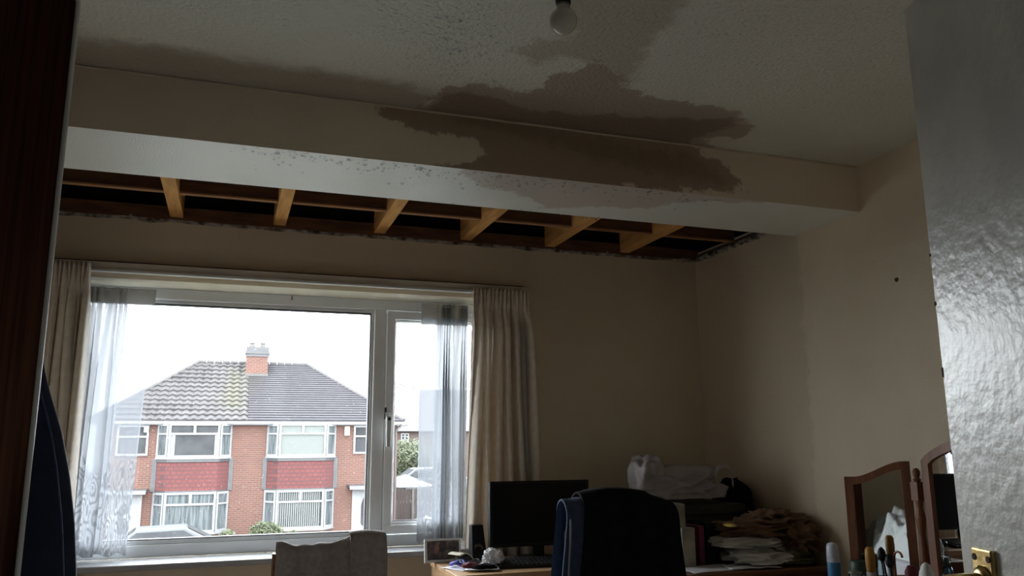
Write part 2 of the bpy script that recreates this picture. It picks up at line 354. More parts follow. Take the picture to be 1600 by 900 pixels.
        return tag(o, label, cat, group, kind)
def vattr(o, name, vals):
    a = o.data.attributes.new(name, 'FLOAT', 'POINT'); a.data.foreach_set('value', np.asarray(vals, dtype=np.float32))
def sdf(P, poly):
    """signed distance (positive inside) of points P to a polygon"""
    P = np.asarray(P, float); poly = np.asarray(poly, float); d = np.full(len(P), 1e9); ins = np.zeros(len(P), bool)
    for i in range(len(poly)):
        a, b = poly[i], poly[(i+1) % len(poly)]; e = b-a; w = P-a
        t = np.clip((w@e)/(e@e+1e-12), 0, 1); d = np.minimum(d, np.hypot(*(w-t[:, None]*e).T))
        c = ((a[1] > P[:, 1]) != (b[1] > P[:, 1])) & (P[:, 0] < (b[0]-a[0])*(P[:, 1]-a[1])/((b[1]-a[1])+1e-12)+a[0]); ins ^= c
    return np.where(ins, d, -d)
def copy_tree(o, parent=None):
    c = o.copy(); COL.objects.link(c)
    if parent is not None: c.parent = parent
    for ch in list(o.children): copy_tree(ch, c)
    return c

# ================================================================ ROOM SHELL
XL, XR, YN, YF = -1.12, 2.585, .14, 4.10
ZC, ZS, ZT = 2.563, 2.35, 2.42          # ceiling, beam underside, top of the window wall plaster
YB0, YB1 = 2.743, 3.19                   # the boxed beam
WX0, WX1, WZ0, WZ1 = -.80, 1.36, .84, 2.12   # window opening
st = dict(kind='structure')

MB().box(XL-.12, XR+.12, -1.6, 4.4, -.15, 0).build('floor', 'floor', **st)
b = MB(); b.box(XL-.12, WX0, YF, YF+.28, 0, ZT); b.box(WX1, XR+.12, YF, YF+.28, 0, ZT)
b.box(WX0, WX1, YF, YF+.28, 0, WZ0-.035); b.box(WX0, WX1, YF, YF+.28, WZ1, ZT)
b.build('wall_window', 'wall', label='cream wall around the wide window', **st)
m_ = MB(); m_.grid(lambda u, v: (XR, YN+(YF-YN)*u, (ZC+.01)*v), 160, 60); m_.box(XR+.002, XR+.12, YN, YF, 0, ZC+.01)
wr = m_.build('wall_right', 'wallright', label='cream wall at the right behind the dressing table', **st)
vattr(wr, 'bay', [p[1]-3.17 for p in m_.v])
b = MB(); b.box(XL-.12, XL, -1.6, YF, 0, ZC+.01); b.build('wall_left', 'wall', **st)
b = MB(); b.box(XL, -.12, YN-.12, YN, 0, ZC); b.box(.72, XR+.12, YN-.12, YN, 0, ZC); b.box(-.12, .72, YN-.12, YN, 2.06, ZC)
b.build('wall_near', 'wall', **st)
b = MB(); b.box(XL, 1.3, -1.6, -1.5, 0, ZC); b.box(1.2, 1.3, -1.5, YN-.12, 0, ZC); b.build('wall_landing', 'wall', **st)
b = MB(); b.box(-.16, -.12, YN-.14, YN+.015, 0, 2.10); b.box(.72, .76, YN-.14, YN+.015, 0, 2.10); b.box(-.16, .76, YN-.14, YN+.015, 2.06, 2.10)
b.build('trim_1', 'white_gloss', label='white door lining at the doorway', **st)
b = MB(); b.box(XL, XR, YF-.015, YF, 0, .11); b.build('baseboard_window', 'white_gloss', **st)
b = MB(); b.box(XR-.015, XR, YN, YF-.015, 0, .11); b.build('baseboard_right', 'white_gloss', **st)

# main ceiling: fine grid carrying the damp stains
def grid_plane(fn, nu, nv): m_ = MB(); m_.grid(fn, nu, nv); return m_
NX, NY = 260, 180
cx = lambda u: XL-.1+(XR+.12-XL)*u
m_ = grid_plane(lambda u, v: (cx(u), -1.6+(YB0+.02+1.6)*v, ZC), NX, NY)
m_.box(XL-.12, XR+.12, -1.6, YB0+.02, ZC+.012, ZC+.1)
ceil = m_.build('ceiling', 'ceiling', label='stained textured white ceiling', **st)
pts = np.array(m_.v)[:, :2]
def zpoly(px): return [tuple(at(x, y, Z=ZC)[:2]) for x, y in px]
light = zpoly([(800, 78), (850, 62), (905, 55), (870, 20), (862, -60), (1100, -60), (1068, 10), (1040, 40), (1012, 75), (990, 120), (975, 140), (930, 96), (880, 88), (840, 100)])
mid = zpoly([(640, 215), (655, 165), (690, 140), (740, 130), (785, 135), (812, 150), (850, 135), (858, 118), (900, 112), (928, 97), (958, 106), (985, 135), (1010, 152), (1060, 160), (1110, 166), (1150, 174), (1165, 188), (1182, 208), (1150, 217), (1120, 212), (1100, 218), (1120, 236), (1160, 262), (900, 240)])
dark = zpoly([(650, 215), (664, 168), (690, 145), (730, 140), (770, 150), (830, 168), (900, 176), (960, 178), (1010, 182), (1060, 182), (1110, 184), (1150, 180), (1160, 196), (1110, 210), (1080, 222), (1130, 250), (900, 230)])
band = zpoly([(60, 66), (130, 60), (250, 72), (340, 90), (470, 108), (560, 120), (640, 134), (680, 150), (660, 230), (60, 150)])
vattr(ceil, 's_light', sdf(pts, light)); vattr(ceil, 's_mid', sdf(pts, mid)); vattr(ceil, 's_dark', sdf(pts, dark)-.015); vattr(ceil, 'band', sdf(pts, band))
fl = np.maximum(0, np.clip(sdf(pts, zpoly([(480, -80), (560, 40), (640, 100), (720, 120), (780, 60), (800, -80)]))/.15+.3, 0, 1))
fl = np.maximum(fl, .45*np.clip(sdf(pts, zpoly([(130, -80), (250, 50), (480, 80), (600, 60), (520, -80)]))/.15+.3, 0, 1))
fl = np.maximum(fl, .4*np.clip(sdf(pts, zpoly([(1080, -80), (1020, 60), (1000, 130), (1300, 200), (1440, 150), (1440, -80)]))/.15+.3, 0, 1))
vattr(ceil, 'flake', fl)

bd_ = MB(); bd_.tube([(XL+(XR-XL)*k/40, YB0-.002, ZC-.004+.003*noise.noise(Vector((k*.7, 0, 0)))) for k in range(41)], .0045, 6); bd_.build('trim_12', 'filler', label='thin filler bead between ceiling and beam', **st)
# boxed beam: face towards the room and underside
m_ = grid_plane(lambda u, v: (cx(u), YB0, ZS+(ZC-ZS)*v), 300, 22)
beam = m_.build('trim_2', 'beamface', label='stained side of the boxed ceiling beam', **st)
pts = np.array(m_.v)[:, [0, 2]]
def yp(px): return [(lambda p: (p.x, p.z))(at(x, y, Y=YB0)) for x, y in px]
bm_ = yp([(590, 170), (612, 190), (650, 206), (700, 211), (738, 222), (758, 240), (738, 256), (680, 251), (676, 262), (760, 284), (1130, 303), (1163, 297), (1158, 280), (1140, 260), (1105, 240), (1060, 215), (900, 180), (660, 150)])
vattr(beam, 's_mid', sdf(pts, bm_)-.004)
vattr(beam, 's_dark', sdf(pts, yp([(640, 176), (760, 205), (960, 262), (1090, 290), (1140, 296), (1110, 245), (900, 200), (660, 160)]))-.02)
m_ = grid_plane(lambda u, v: (cx(u), YB0+(YB1-YB0)*v, ZS), 300, 40)
m_.box(XL-.1, XR, YB0+.01, YB1-.0, ZS+.004, ZS+.016)
sof = m_.build('trim_3', 'soffit', label='white glossy underside of the boxed beam', **st)
pts = np.array(m_.v)[:, :2]
def sp_(px): return [tuple(at(x, y, Z=ZS)[:2]) for x, y in px]
vattr(sof, 's_mid', sdf(pts, sp_([(715, 262), (745, 288), (790, 298), (835, 312), (850, 326), (920, 322), (1010, 326), (1050, 318), (1110, 314), (1170, 318), (1200, 316), (1100, 295), (900, 270)])))
# steel and boards inside the beam (closes it off from the roof void)
MB().box(XL-.1, XR+.1, YB1-.02, YB1-.002, ZS+.016, 2.75).build('trim_4', 'oldwood', label='dark timber side of the boxed beam inside the roof void', **st)

# roof void over the window bay
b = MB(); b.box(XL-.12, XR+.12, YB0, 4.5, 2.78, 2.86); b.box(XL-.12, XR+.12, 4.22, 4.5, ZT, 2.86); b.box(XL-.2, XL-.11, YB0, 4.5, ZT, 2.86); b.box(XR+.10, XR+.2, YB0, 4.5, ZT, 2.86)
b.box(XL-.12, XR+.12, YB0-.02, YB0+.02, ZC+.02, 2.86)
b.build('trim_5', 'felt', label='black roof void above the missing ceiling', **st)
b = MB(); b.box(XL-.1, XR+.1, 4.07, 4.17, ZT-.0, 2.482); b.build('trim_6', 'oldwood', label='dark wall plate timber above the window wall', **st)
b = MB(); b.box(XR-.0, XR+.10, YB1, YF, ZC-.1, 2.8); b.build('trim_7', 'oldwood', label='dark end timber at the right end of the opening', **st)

jx = [-.83, -.312, .172, .665, 1.148, 1.628, 2.10]
jl = {1: 'first pine joist from the left, above the left part of the window', 2: 'second pine joist from the left, above the middle of the large pane', 3: 'third pine joist from the left, above the window mullion', 4: 'fourth pine joist from the left, above the right curtain',
      5: 'fifth pine joist from the left, dim, right of the curtain', 6: 'rightmost pine joist, dim, near the room corner', 0: 'pine joist end beside the dark wardrobe top'}
for i, x in enumerate(jx):
    if i == 0: continue
    b = MB()
    sk = random.uniform(-.012, .012)
    b.add([(x-.03, YB1-.1, 2.43), (x+.03, YB1-.1, 2.43), (x+.03+sk, 4.075, 2.43), (x-.03+sk, 4.075, 2.43), (x-.03, YB1-.1, 2.60), (x+.03, YB1-.1, 2.60), (x+.03+sk, 4.075, 2.60), (x-.03+sk, 4.075, 2.60)],
          [(0,3,2,1),(4,5,6,7),(0,1,5,4),(1,2,6,5),(2,3,7,6),(3,0,4,7)])
    b.build('ceiling_joist', 'joist', bevel=.003, label='orange '+jl[i], cat='joist', group='bare joists in the ceiling opening')
edges = [XL-.1]+jx[1:]+[XR+.1]
nl = ['left of the first joist', 'between the first and second joists', 'between the second and third joists', 'between the third and fourth joists', 'between the fourth and fifth joists', 'between the fifth and sixth joists', 'right of the last joist']
for i in range(7):
    a, c = edges[i]+(.03 if i else 0), edges[i+1]-(.03 if i < 6 else 0)
    dy = random.uniform(-.008, .008)
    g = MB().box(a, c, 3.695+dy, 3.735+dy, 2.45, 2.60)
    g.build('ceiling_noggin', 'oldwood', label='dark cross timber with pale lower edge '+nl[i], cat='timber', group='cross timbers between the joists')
    bt = MB().box(a, c, 3.69+dy, 3.72+dy, 2.442, 2.450)
    # added pale strip: window light painted on the lower edge of each noggin
    nog = bpy.data.objects[[o.name for o in COL.objects if o.name.startswith('ceiling_noggin')][-1]]
    ORG[nog.name] = Vector(nog.location)
    bt.build('batten', 'lit_edge_paint', nog, label='pale strip painted as the lit lower edge')

# torn plaster edges
def torn(name, p0, p1, inward, label, n=260, seed=0):
    b = MB(); p0 = Vector(p0); p1 = Vector(p1); inward = Vector(inward)
    vs = []
    for i in range(n+1):
        t = i/n; p = p0.lerp(p1, t)
        w = .008+.040*abs(noise.noise(Vector((t*22, seed, 0))))+.014*abs(noise.noise(Vector((t*70, seed, 3))))
        h = .006+.010*abs(noise.noise(Vector((t*40, seed, 9))))
        d = .010*noise.noise(Vector((t*30, seed, 5)))
        vs += [p+Vector((0, 0, -.012+d)), p+inward*w+Vector((0, 0, -.006+d)), p+inward*w+Vector((0, 0, h+d)), p+Vector((0, 0, .012+h))]
    fs = []
    for i in range(n):
        for k in range(4): fs.append((i*4+k, i*4+(k+1) % 4, i*4+4+(k+1) % 4, i*4+4+k))
    fs += [(0, 1, 2, 3), tuple(n*4+k for k in (3, 2, 1, 0))]
    b.add(vs, fs); return b.build(name, 'torn', label=label, **st)
torn('trim_8', (XL, YF, ZT), (XR, YF, ZT), (0, -1, 0), 'ragged torn plasterboard edge along the top of the window wall')
torn('trim_9', (XR, YB1, ZT), (XR, YF, ZT), (-1, 0, 0), 'ragged torn plaster edge along the right wall', n=90, seed=4)
MB().box(XL, XR-.01, YF-.006, YF+.02, ZT-.004, ZT+.022).build('trim_10', 'soot_and_shade', label='dark dirty gap above the wall plaster', **st)
MB().box(XR-.006, XR+.01, YB1, YF, ZT-.002, ZT+.03).build('trim_11', 'soot_and_shade', label='dark dirty gap above the right wall plaster', **st)
# small screw hole in the right wall
h = at(1401, 437, X=XR)
MB().lathe([(.008, -.004), (.010, 0), (.004, .001)], (XR, h.y, h.z), 10, 'X').build('wall_plug_hole', 'soot_and_shade', label='small dark plug hole in the right wall', cat='hole')

# ================================================================ WINDOW
win = empty('window_1', (.21, 4.2, WZ0), 'wide white plastic window with one fixed pane and one opening sash', None, None, 'structure')
FY0, FY1 = 4.17, 4.24
b = MB()
b.box(WX0, WX1, FY0, FY1, 2.04, 2.095); b.box(WX0, WX1, FY0, FY1, WZ0, .895)
b.box(WX0, WX0+.06, FY0, FY1, .895, 2.04); b.box(WX1-.06, WX1, FY0, FY1, .895, 2.04); b.box(.672, .735, FY0-.004, FY1, .895, 2.04)
b.build('window_frame', 'white_pvc', win, bevel=.004)
b = MB()   # glazing bead of the fixed pane
for x0, x1, z0, z1 in [(WX0+.06, .672, 2.022, 2.04), (WX0+.06, .672, .895, .914), (WX0+.06, WX0+.078, .914, 2.022), (.656, .672, .914, 2.022)]: b.box(x0, x1, FY0+.008, FY1-.02, z0, z1)
b.build('glazing_bead', 'white_gloss', win, bevel=.003)
b = MB()
for x0, x1, z0, z1 in [(WX0+.078, .656, 2.016, 2.022), (WX0+.078, .656, .914, .919), (WX0+.078, WX0+.083, .919, 2.016), (.651, .656, .919, 2.016)]: b.box(x0, x1, FY0+.012, FY1-.02, z0, z1)
b.build('gasket', 'black_rubber', win, label='black rubber gasket')
sx0, sx1, sz0, sz1 = .737, WX1-.062, .90, 2.035
b = MB(); w_ = .044
b.box(sx0, sx1, FY0-.018, FY1-.01, sz1-w_, sz1); b.box(sx0, sx1, FY0-.018, FY1-.01, sz0, sz0+w_); b.box(sx0, sx0+w_, FY0-.018, FY1-.01, sz0+w_, sz1-w_); b.box(sx1-w_, sx1, FY0-.018, FY1-.01, sz0+w_, sz1-w_)
b.box(sx0+w_, sx1-w_, FY0-.006, FY1-.02, sz0+w_, sz0+w_+.016); b.box(sx0+w_, sx1-w_, FY0-.006, FY1-.02, sz1-w_-.012, sz1-w_); b.box(sx0+w_, sx0+w_+.008, FY0-.006, FY1-.02, sz0+w_, sz1-w_)
sash = b.build('window_sash', 'white_pvc', win, bevel=.004)
MB().box(sx0+w_+.008, sx1-w_, FY0+.0, FY0+.008, sz0+w_+.016, sz0+w_+.021).build('gasket', 'black_rubber', sash, label='black rubber gasket')
h0 = at(606, 655, Y=4.14)
hb = MB(); hb.box(h0.x-.012, h0.x+.012, 4.138, 4.153, h0.z-.045, h0.z+.035); hb.lathe([(.012, 0), (.012, .03)], (h0.x, 4.112, h0.z), 12, 'Y')
hb.add([(h0.x-.010, 4.10, h0.z-.14), (h0.x+.010, 4.10, h0.z-.14), (h0.x+.013, 4.10, h0.z+.014), (h0.x-.013, 4.10, h0.z+.014), (h0.x-.010, 4.114, h0.z-.14), (h0.x+.010, 4.114, h0.z-.14), (h0.x+.013, 4.118, h0.z+.014), (h0.x-.013, 4.118, h0.z+.014)], [(0,1,2,3),(4,7,6,5),(0,4,5,1),(1,5,6,2),(2,6,7,3),(3,7,4,0)])
hb.build('window_handle', 'white_gloss', sash, bevel=.002)
MB().lathe([(.008, 0), (.008, .004)], (h0.x+.001, 4.096, h0.z), 12, 'Y').build('handle_lock', 'black_rubber', sash, label='black key lock on the handle')
MB().box(h0.x-.016, h0.x-.006, 4.146, 4.152, h0.z+.0, h0.z+.06).build('hinge_gap', 'black_rubber', sash, label='black catch')
MB().box(WX0+.07, .66, FY0+.03, FY0+.034, .90, 2.03).build('window_pane', 'glass', win)
MB().box(sx0+w_-.004, sx1-w_+.004, FY0+.03, FY0+.034, sz0+w_-.004, sz1-w_+.004).build('window_pane', 'glass', sash)
b = MB(); b.box(WX0-.04, WX1+.04, 3.965, 4.10, WZ0-.03, WZ0-.003); b.box(WX0, WX1, 4.10, FY0+.02, WZ0-.03, WZ0-.003)
b.build('window_sill', 'sill', win, bevel=.006)
p = at(456, 464, Y=4.165)
MB().tube([(p.x, 4.17, p.z+.004), (p.x, 4.155, p.z), (p.x+.002, 4.152, p.z-.012), (p.x-.002, 4.158, p.z-.016)], .003, 8).build('hook', 'brownwood', win, label='small dark hook at the head of the window')
b = MB(); b.prism([(4.101, WZ1-.001), (4.175, 2.094), (4.28, 2.094), (4.28, WZ1+.004), (4.101, WZ1+.004)], 'X', WX0, WX1); b.build('reveal_lining', 'creamlining', win)

# rain on the outside of the glass
b = MB()
bm0 = bmesh.new(); bmesh.ops.create_icosphere(bm0, subdivisions=1, radius=1); iv = [v.co.copy() for v in bm0.verts]; fi = [tuple(v.index for v in f.verts) for f in bm0.faces]; bm0.free()
rr = random.Random(5)
for i in range(1300):
    if i % 5 == 0: x, z = rr.uniform(.78, 1.1), rr.uniform(.97, 1.98)
    else: x, z = rr.uniform(-.70, .65), rr.uniform(.92, 2.0)
    r = rr.choice([.0006, .0008, .001, .0014]); sz = rr.choice([1, 1, 1.6])
    b.add([(x+v.x*r, FY0+.036+v.y*r*.5, z+v.z*r*sz) for v in iv], fi)
b.build('raindrops', 'water', label='raindrops sprinkled over the outside of the window glass', cat='raindrops', kind='stuff', smooth=True)

# curtain rail and batten
b = MB(); b.box(-1.05, 1.48, 4.03, 4.10, 2.142, 2.182)
rail = b.build('curtain_rail', 'railpaint', bevel=.003, label='long painted batten with white curtain track above the window', cat='curtain rail')
ORG[rail.name] = Vector(rail.location)
MB().box(-1.05, 1.48, 4.006, 4.03, 2.132, 2.142).build('track', 'white_gloss', rail, label='thin white curtain track')
b = MB(); b.box(-1.08, 1.47, 4.07, 4.10, 2.188, 2.194); b.build('gap_shadow', 'soot_and_shade', rail, label='dark strip painted as the gap shadow above the rail')  # dark strip stands in for the shadow line above the rail board

# ================================================================ CURTAINS
def curtain(name, xt, xb, ztop, zbot, nf, seed, label, lean=0, Y=3.975):
    root = empty(name, ((xt[0]+xt[1])/2, Y, zbot), label, 'curtain')
    H = ztop-zbot
    rnd = random.Random(seed); ph = [rnd.uniform(-.5, .5) for _ in range(nf+2)]; am = [rnd.uniform(.6, 1.3) for _ in range(nf+2)]
    def fold(s, t):
        k = s*nf; i = int(k); w = math.sin(2*PI*(k+.18*math.sin(3*t+ph[i]*4)))*(am[i]*(1-(k-i))+am[i+1]*(k-i))
        w2 = math.sin(2*PI*(s*nf*2.3+ph[0]))*.9
        a = min(1, t/.10); return (w*a+w2*(1-a))
    def fn(s, t):
        a = xt[0]+(xb[0]-xt[0])*t**1.2; c = xt[1]+(xb[1]-xt[1])*t**1.2
        A = .016+.030*min(1, t/.15)
        if t < .12: A *= (.35+.65*abs(math.cos(min(1, t/.12)*PI)))
        wob = .010*noise.noise(Vector((s*5, t*3, seed)))
        fy = fold(s, t); fy = math.copysign(abs(fy)**.75, fy)*1.15
        x = a+(c-a)*s+.010*math.cos(2*PI*s*nf)*min(1, t/.1)
        z = ztop-H*t
        if t < .001: z += .006*math.sin(s*nf*2*PI*2.3)
        return (x, Y+A*fy+wob, z)
    m_ = MB(); m_.grid(fn, nf*16, 90); m_.build('curtain_cloth', 'curtain', root, smooth=True, solid=.003)
    m2 = MB(); m2.grid(lambda s, t: (lambda p: (p[0], p[1]+.004, p[2]-.001))(fn(s, t*.045)), nf*10, 4); m2.build('heading_tape', 'curtain', root, smooth=True, solid=.002)
    for k in range(nf+1):
        x = xt[0]+(xt[1]-xt[0])*k/nf; MB().tube([(x, Y+.012, 2.142), (x, Y+.016, 2.128), (x, Y+.008, 2.115)], .0022, 6).build('curtain_hook', 'white_gloss', root)
    return root
curtain('curtain', (1.15, 1.455), (1.10, 1.56), 2.150, .30, 6, 3, 'faded beige pleated curtain hanging at the right side of the window')
curtain('curtain', (-1.00, -.655), (-1.00, -.63), 2.158, .30, 8, 8, 'faded beige pleated curtain at the left side of the window, beside the wardrobe')

def net(xt, xb, flatside, seed, label, Y=4.125):
    zt, zb = 2.078, .862
    root = empty('net_curtain', ((xt[0]+xt[1])/2, Y, zb), label, 'net curtain')
    gaths = 7
    def fn(s, t):
        # one third hangs flat, the rest is gathered
        g = s if flatside == 'R' else 1-s      # g=1: flat edge towards the middle of the window
        a = xt[0]+(xb[0]-xt[0])*t; c = xt[1]+(xb[1]-xt[1])*t
        gg = min(1, max(0, (0.70-g)/.15))
        q = (g+.045*math.sin(g*17+seed)+.012*math.sin(t*5+g*11))*gaths/.65
        y = .016*math.sin(2*PI*q+.5*math.sin(t*4+seed))*gg+.004*noise.noise(Vector((g*9, t*4, seed)))
        x = a+(c-a)*s+.012*math.cos(2*PI*q*1+seed)*gg*(.3+.7*min(1, t*3))
        z = zt-(zt-zb)*t-(.008*math.sin(s*26) if t > .999 else 0)
        return (x, Y+y, z)
    m_ = MB(); nu, nv = 150, 60; m_.grid(fn, nu, nv)
    nc = m_.build('net_cloth', 'net', root, smooth=True, uv=lambda p, i: ((i % (nu+1))/nu*1.6, 1-(i//(nu+1))/nv))
    def opening(s, t):
        g = s if flatside == 'R' else 1-s
        if g > .70: return .30 if g < .985 else .06
        q = (g+.045*math.sin(g*17+seed)+.012*math.sin(t*5+g*11))*gaths/.65
        return .010+.09*max(0, math.sin(2*PI*q+.5*math.sin(t*4+seed)+1.2))**8+.015*max(0, math.sin(2*PI*q*2.7+seed))
    vattr(nc, 'open', [opening((i % (nu+1))/nu, (i//(nu+1))/nv) for i in range((nu+1)*(nv+1))])
    m2 = MB(); m2.grid(lambda s, t: (lambda p: (p[0], p[1]-.003, p[2]))(fn(s, t*.062)), 150, 4)
    nh = m2.build('net_heading', 'net_head_sheer', root, smooth=True, label='grubby gathered heading')
    vattr(nh, 'open', [.35 if (k % 151)/150*(1 if flatside == 'R' else -1)+(0 if flatside == 'R' else 1) > .7 else .26 for k in range(151*5)])
    MB().tube([(min(xt)-.005, Y, 2.066), (max(xt)+.005, Y, 2.066)], .0025, 8).build('net_wire', 'white_gloss', root)
    return root
mh = net_material('net_heading', False); M['net_head_sheer'] = mh
for n in mh.node_tree.nodes:
    if n.type in ('BSDF_DIFFUSE', 'BSDF_TRANSLUCENT'): n.inputs[0].default_value = (.88, .85, .76, 1) if n.type == 'BSDF_DIFFUSE' else (.50, .48, .42, 1)
net((-.78, -.385), (-.77, -.425), 'R', 1, 'white lace net curtain over the left end of the window')
net((.912, 1.17), (.905, 1.16), 'L', 5, 'white lace net curtain over the opening sash at the right')

# ================================================================ WARDROBE AND GOWN
WXF, WY1 = -.476, 2.30
wd = empty('wardrobe', (-.78, 1.8, 0), 'tall dark mahogany wardrobe with a white edge strip filling the left of the view', 'wardrobe')
MB().box(XL+.01, WXF-.016, 1.20, WY1, .06, 2.555).build('carcass', 'wardrobe', wd, bevel=.003)
MB().box(XL+.03, WXF-.04, 1.22, WY1-.02, 0, .06).build('plinth', 'wardrobe', wd)
for y0, y1 in [(1.205, 1.748), (1.752, WY1-.004)]:
    d = MB().box(WXF-.016, WXF, y0, y1, .08, 2.55).build('wardrobe_door', 'wardrobe', wd, bevel=.002)
    yk = 1.71 if y0 < 1.5 else 1.79
    MB().lathe([(.006, 0), (.006, .015), (.014, .02), (.012, .028)], (WXF, yk, 1.0), 12, 'X').build('knob', 'brass', d)
MB().tube([(WXF+.004, WY1+.004, .06), (WXF+.004, WY1+.004, 2.555)], .007, 12).build('edge_strip', 'white_gloss', wd, label='thin white edge strip')

GY = 2.40; GK = GY/3.1
gw = empty('dressing_gown', (-.53, GY, .4), 'dark navy dressing gown hanging beyond the wardrobe, in front of the left curtain', 'dressing gown')
gp = [(x*GK, 1.35+(z-1.35)*GK) for x, z in [(-.66, 1.80), (-.618, 1.60), (-.60, 1.54), (-.55, 1.40), (-.512, 1.25), (-.485, 1.10), (-.465, .93), (-.455, .7), (-.45, .3)]]
def gx(z):
    for (x0, z0), (x1, z1) in zip(gp, gp[1:]):
        if z <= z0 and z >= z1: return x0+(x1-x0)*(z0-z)/(z0-z1)
    return gp[-1][0] if z < gp[-1][1] else gp[0][0]
def gown(u, v):
    z = 1.585-v*1.15; R = gx(z); L = -.62-.30*min(1, v*2.5)
    th = u*2*PI; c = (L+R)/2; rx = (R-L)/2; fo = 1+.10*math.sin(th*9+2*v)*min(1, v*3)
    d = .015+.035*min(1, v*4)
    return (c+rx*math.cos(th)*(1+.03*math.sin(th*9)*v), GY+d*math.sin(th)*fo, z)
m_ = MB(); m_.grid(gown, 72, 50); m_.build('gown_cloth', 'gown', gw, smooth=True)
m_ = MB(); m_.tube([(gx(z)-.02, GY-.046*min(1, (1.585-z)*3)-.004, z) for z in [1.53-.05*k for k in range(22)]], .003, 8); m_.build('seam', 'denim', gw, smooth=True, label='paler piped seam')
m_ = MB(); m_.tube([(-.56, WY1+.002, 1.66), (-.56, GY-.03, 1.66), (-.56, GY, 1.60)], .005, 8); m_.build('hanging_loop', 'navy', gw)

# ================================================================ DOOR (open, at the right)
DP = Vector((.972, .90, 0)); az = math.radians(17); dd = Vector((-math.sin(az), -math.cos(az), 0))
dr = empty('door_2', (DP+dd*.762)[:], 'open white gloss door at the right edge', None, None, 'structure')
ORG[dr.name] = Vector(dr.location)
nrm = Vector((-math.cos(az), math.sin(az), 0))   # face towards the room
MX = Matrix(((dd.x, nrm.x, 0, DP.x), (dd.y, nrm.y, 0, DP.y), (0, 0, 1, 0), (0, 0, 0, 1)))   # u along the door from its free edge, v out of the face
MB(MX).box(0, .762, -.036, 0, .01, 2.022).build('door_leaf', 'door', dr, bevel=.002)
pz = 1.208
hp = MB(MX).box(.034, .078, 0, .007, pz-.17, pz).build('handle_plate', 'brass', dr, bevel=.0025)
for du, dz in [(.041, .012), (.071, .012), (.041, .158), (.071, .158)]:
    MB(MX).lathe([(.0042, -.0005), (.0048, .0018), (.0022, .003)], (.0, 0, 0), 12, 'Y')
    s_ = MB(MX); s_.lathe([(.0042, .0065), (.0045, .0078), (.002, .0082)], (du, 0, pz-dz), 12, 'Y'); s_.build('screw', 'soot_and_shade', hp, label='dark countersunk screw')
s_ = MB(MX); s_.tube([(.056, .006, pz-.04), (.056, .045, pz-.04), (.057, .054, pz-.041), (.062, .060, pz-.042), (.09, .060, pz-.045), (.14, .058, pz-.048), (.165, .056, pz-.042)], [.010, .0085, .009, .010, .0095, .0085, .006], 14)
s_.lathe([(.019, .006), (.019, .010), (.012, .014)], (.056, 0, pz-.04), 20, 'Y'); s_.build('lever', 'brass', dr, smooth=True)
s_ = MB(MX)
for u, z, w, h in [(0, 1.62, .003, .004), (0, 1.545, .0035, .006), (0, 1.44, .003, .014), (0, 1.33, .002, .006)]: s_.box(u-.0006, u+w, -.01, .0006, z, z+h)
s_.build('paint_chip', 'soot_and_shade', dr, label='small dark chips in the door edge paint')

# ================================================================ LIGHT BULB
lx, ly = .683, 1.6
lb = empty('pendant_bulb', (lx, ly, ZC), 'bare white light bulb in a black holder hanging from the stained ceiling', 'light bulb')
prof = []
for k in range(20):
    a = -PI/2+PI*.80*k/19; prof.append((max(.0005, .0325*math.cos(a)), 2.326+.0325*math.sin(a)))
prof += [(.0165, 2.358), (.0155, 2.364)]
MB().lathe(prof, (lx, ly, 0), 32).build('bulb_glass', 'bulbglass', lb, smooth=True)
MB().lathe([(.0160, 2.352), (.0150, 2.372), (.0130, 2.376)], (lx, ly, 0), 28).build('bulb_collar', 'bulbbase', lb, smooth=True)
MB().lathe([(.0175, 2.369), (.0185, 2.373), (.0180, 2.392), (.016, 2.398), (.0165, 2.42), (.008, 2.432), (.004, 2.436)], (lx, ly, 0), 28).build('lamp_holder', 'black_plastic', lb, smooth=True)
MB().tube([(lx, ly, 2.43), (lx+.001, ly, 2.5), (lx, ly, 2.545)], .0032, 8).build('cord', 'white_gloss', lb)
MB().lathe([(.040, ZC), (.038, ZC-.012), (.016, ZC-.024), (.006, ZC-.026)], (lx, ly, 0), 28).build('ceiling_rose', 'white_gloss', lb, smooth=True)

# ================================================================ DESK AND WHAT STANDS ON IT
ZD = .80
dk = empty('desk', (1.30, 3.72, 0), 'pale beech desk under the window, carrying the monitor', 'desk')
MB().box(.925, 1.72, 3.41, 3.90, ZD-.025, ZD).build('desk_top', 'desk', dk, bevel=.002)
for x in (.93, 1.70): MB().box(x, x+.018, 3.43, 3.89, 0, ZD-.025).build('side_panel', 'desk', dk)
MB().box(.948, 1.70, 3.87, 3.886, .3, ZD-.025).build('back_panel', 'desk', dk)
MB().box(.948, 1.70, 3.425, 3.44, ZD-.095, ZD-.025).build('apron', 'desk', dk)

mon = empty('monitor', (1.43, 3.75, ZD), 'black flat computer monitor switched off, standing on the beech desk', 'monitor')
MB().box(1.172, 1.688, 3.742, 3.770, .862, 1.166).build('casing', 'black_plastic', mon, bevel=.004)
MB().box(1.186, 1.674, 3.7405, 3.7425, .880, 1.154).build('screen', 'screen', mon)
b = MB(); b.box(1.39, 1.47, 3.770, 3.79, .86, 1.05); b.box(1.40, 1.46, 3.775, 3.792, ZD+.008, .90); b.build('stand_neck', 'black_plastic', mon, bevel=.003)
MB().lathe([(.105, ZD), (.105, ZD+.006), (.04, ZD+.014)], (1.43, 3.79, 0), 32).build('stand_base', 'black_plastic', mon, smooth=False)

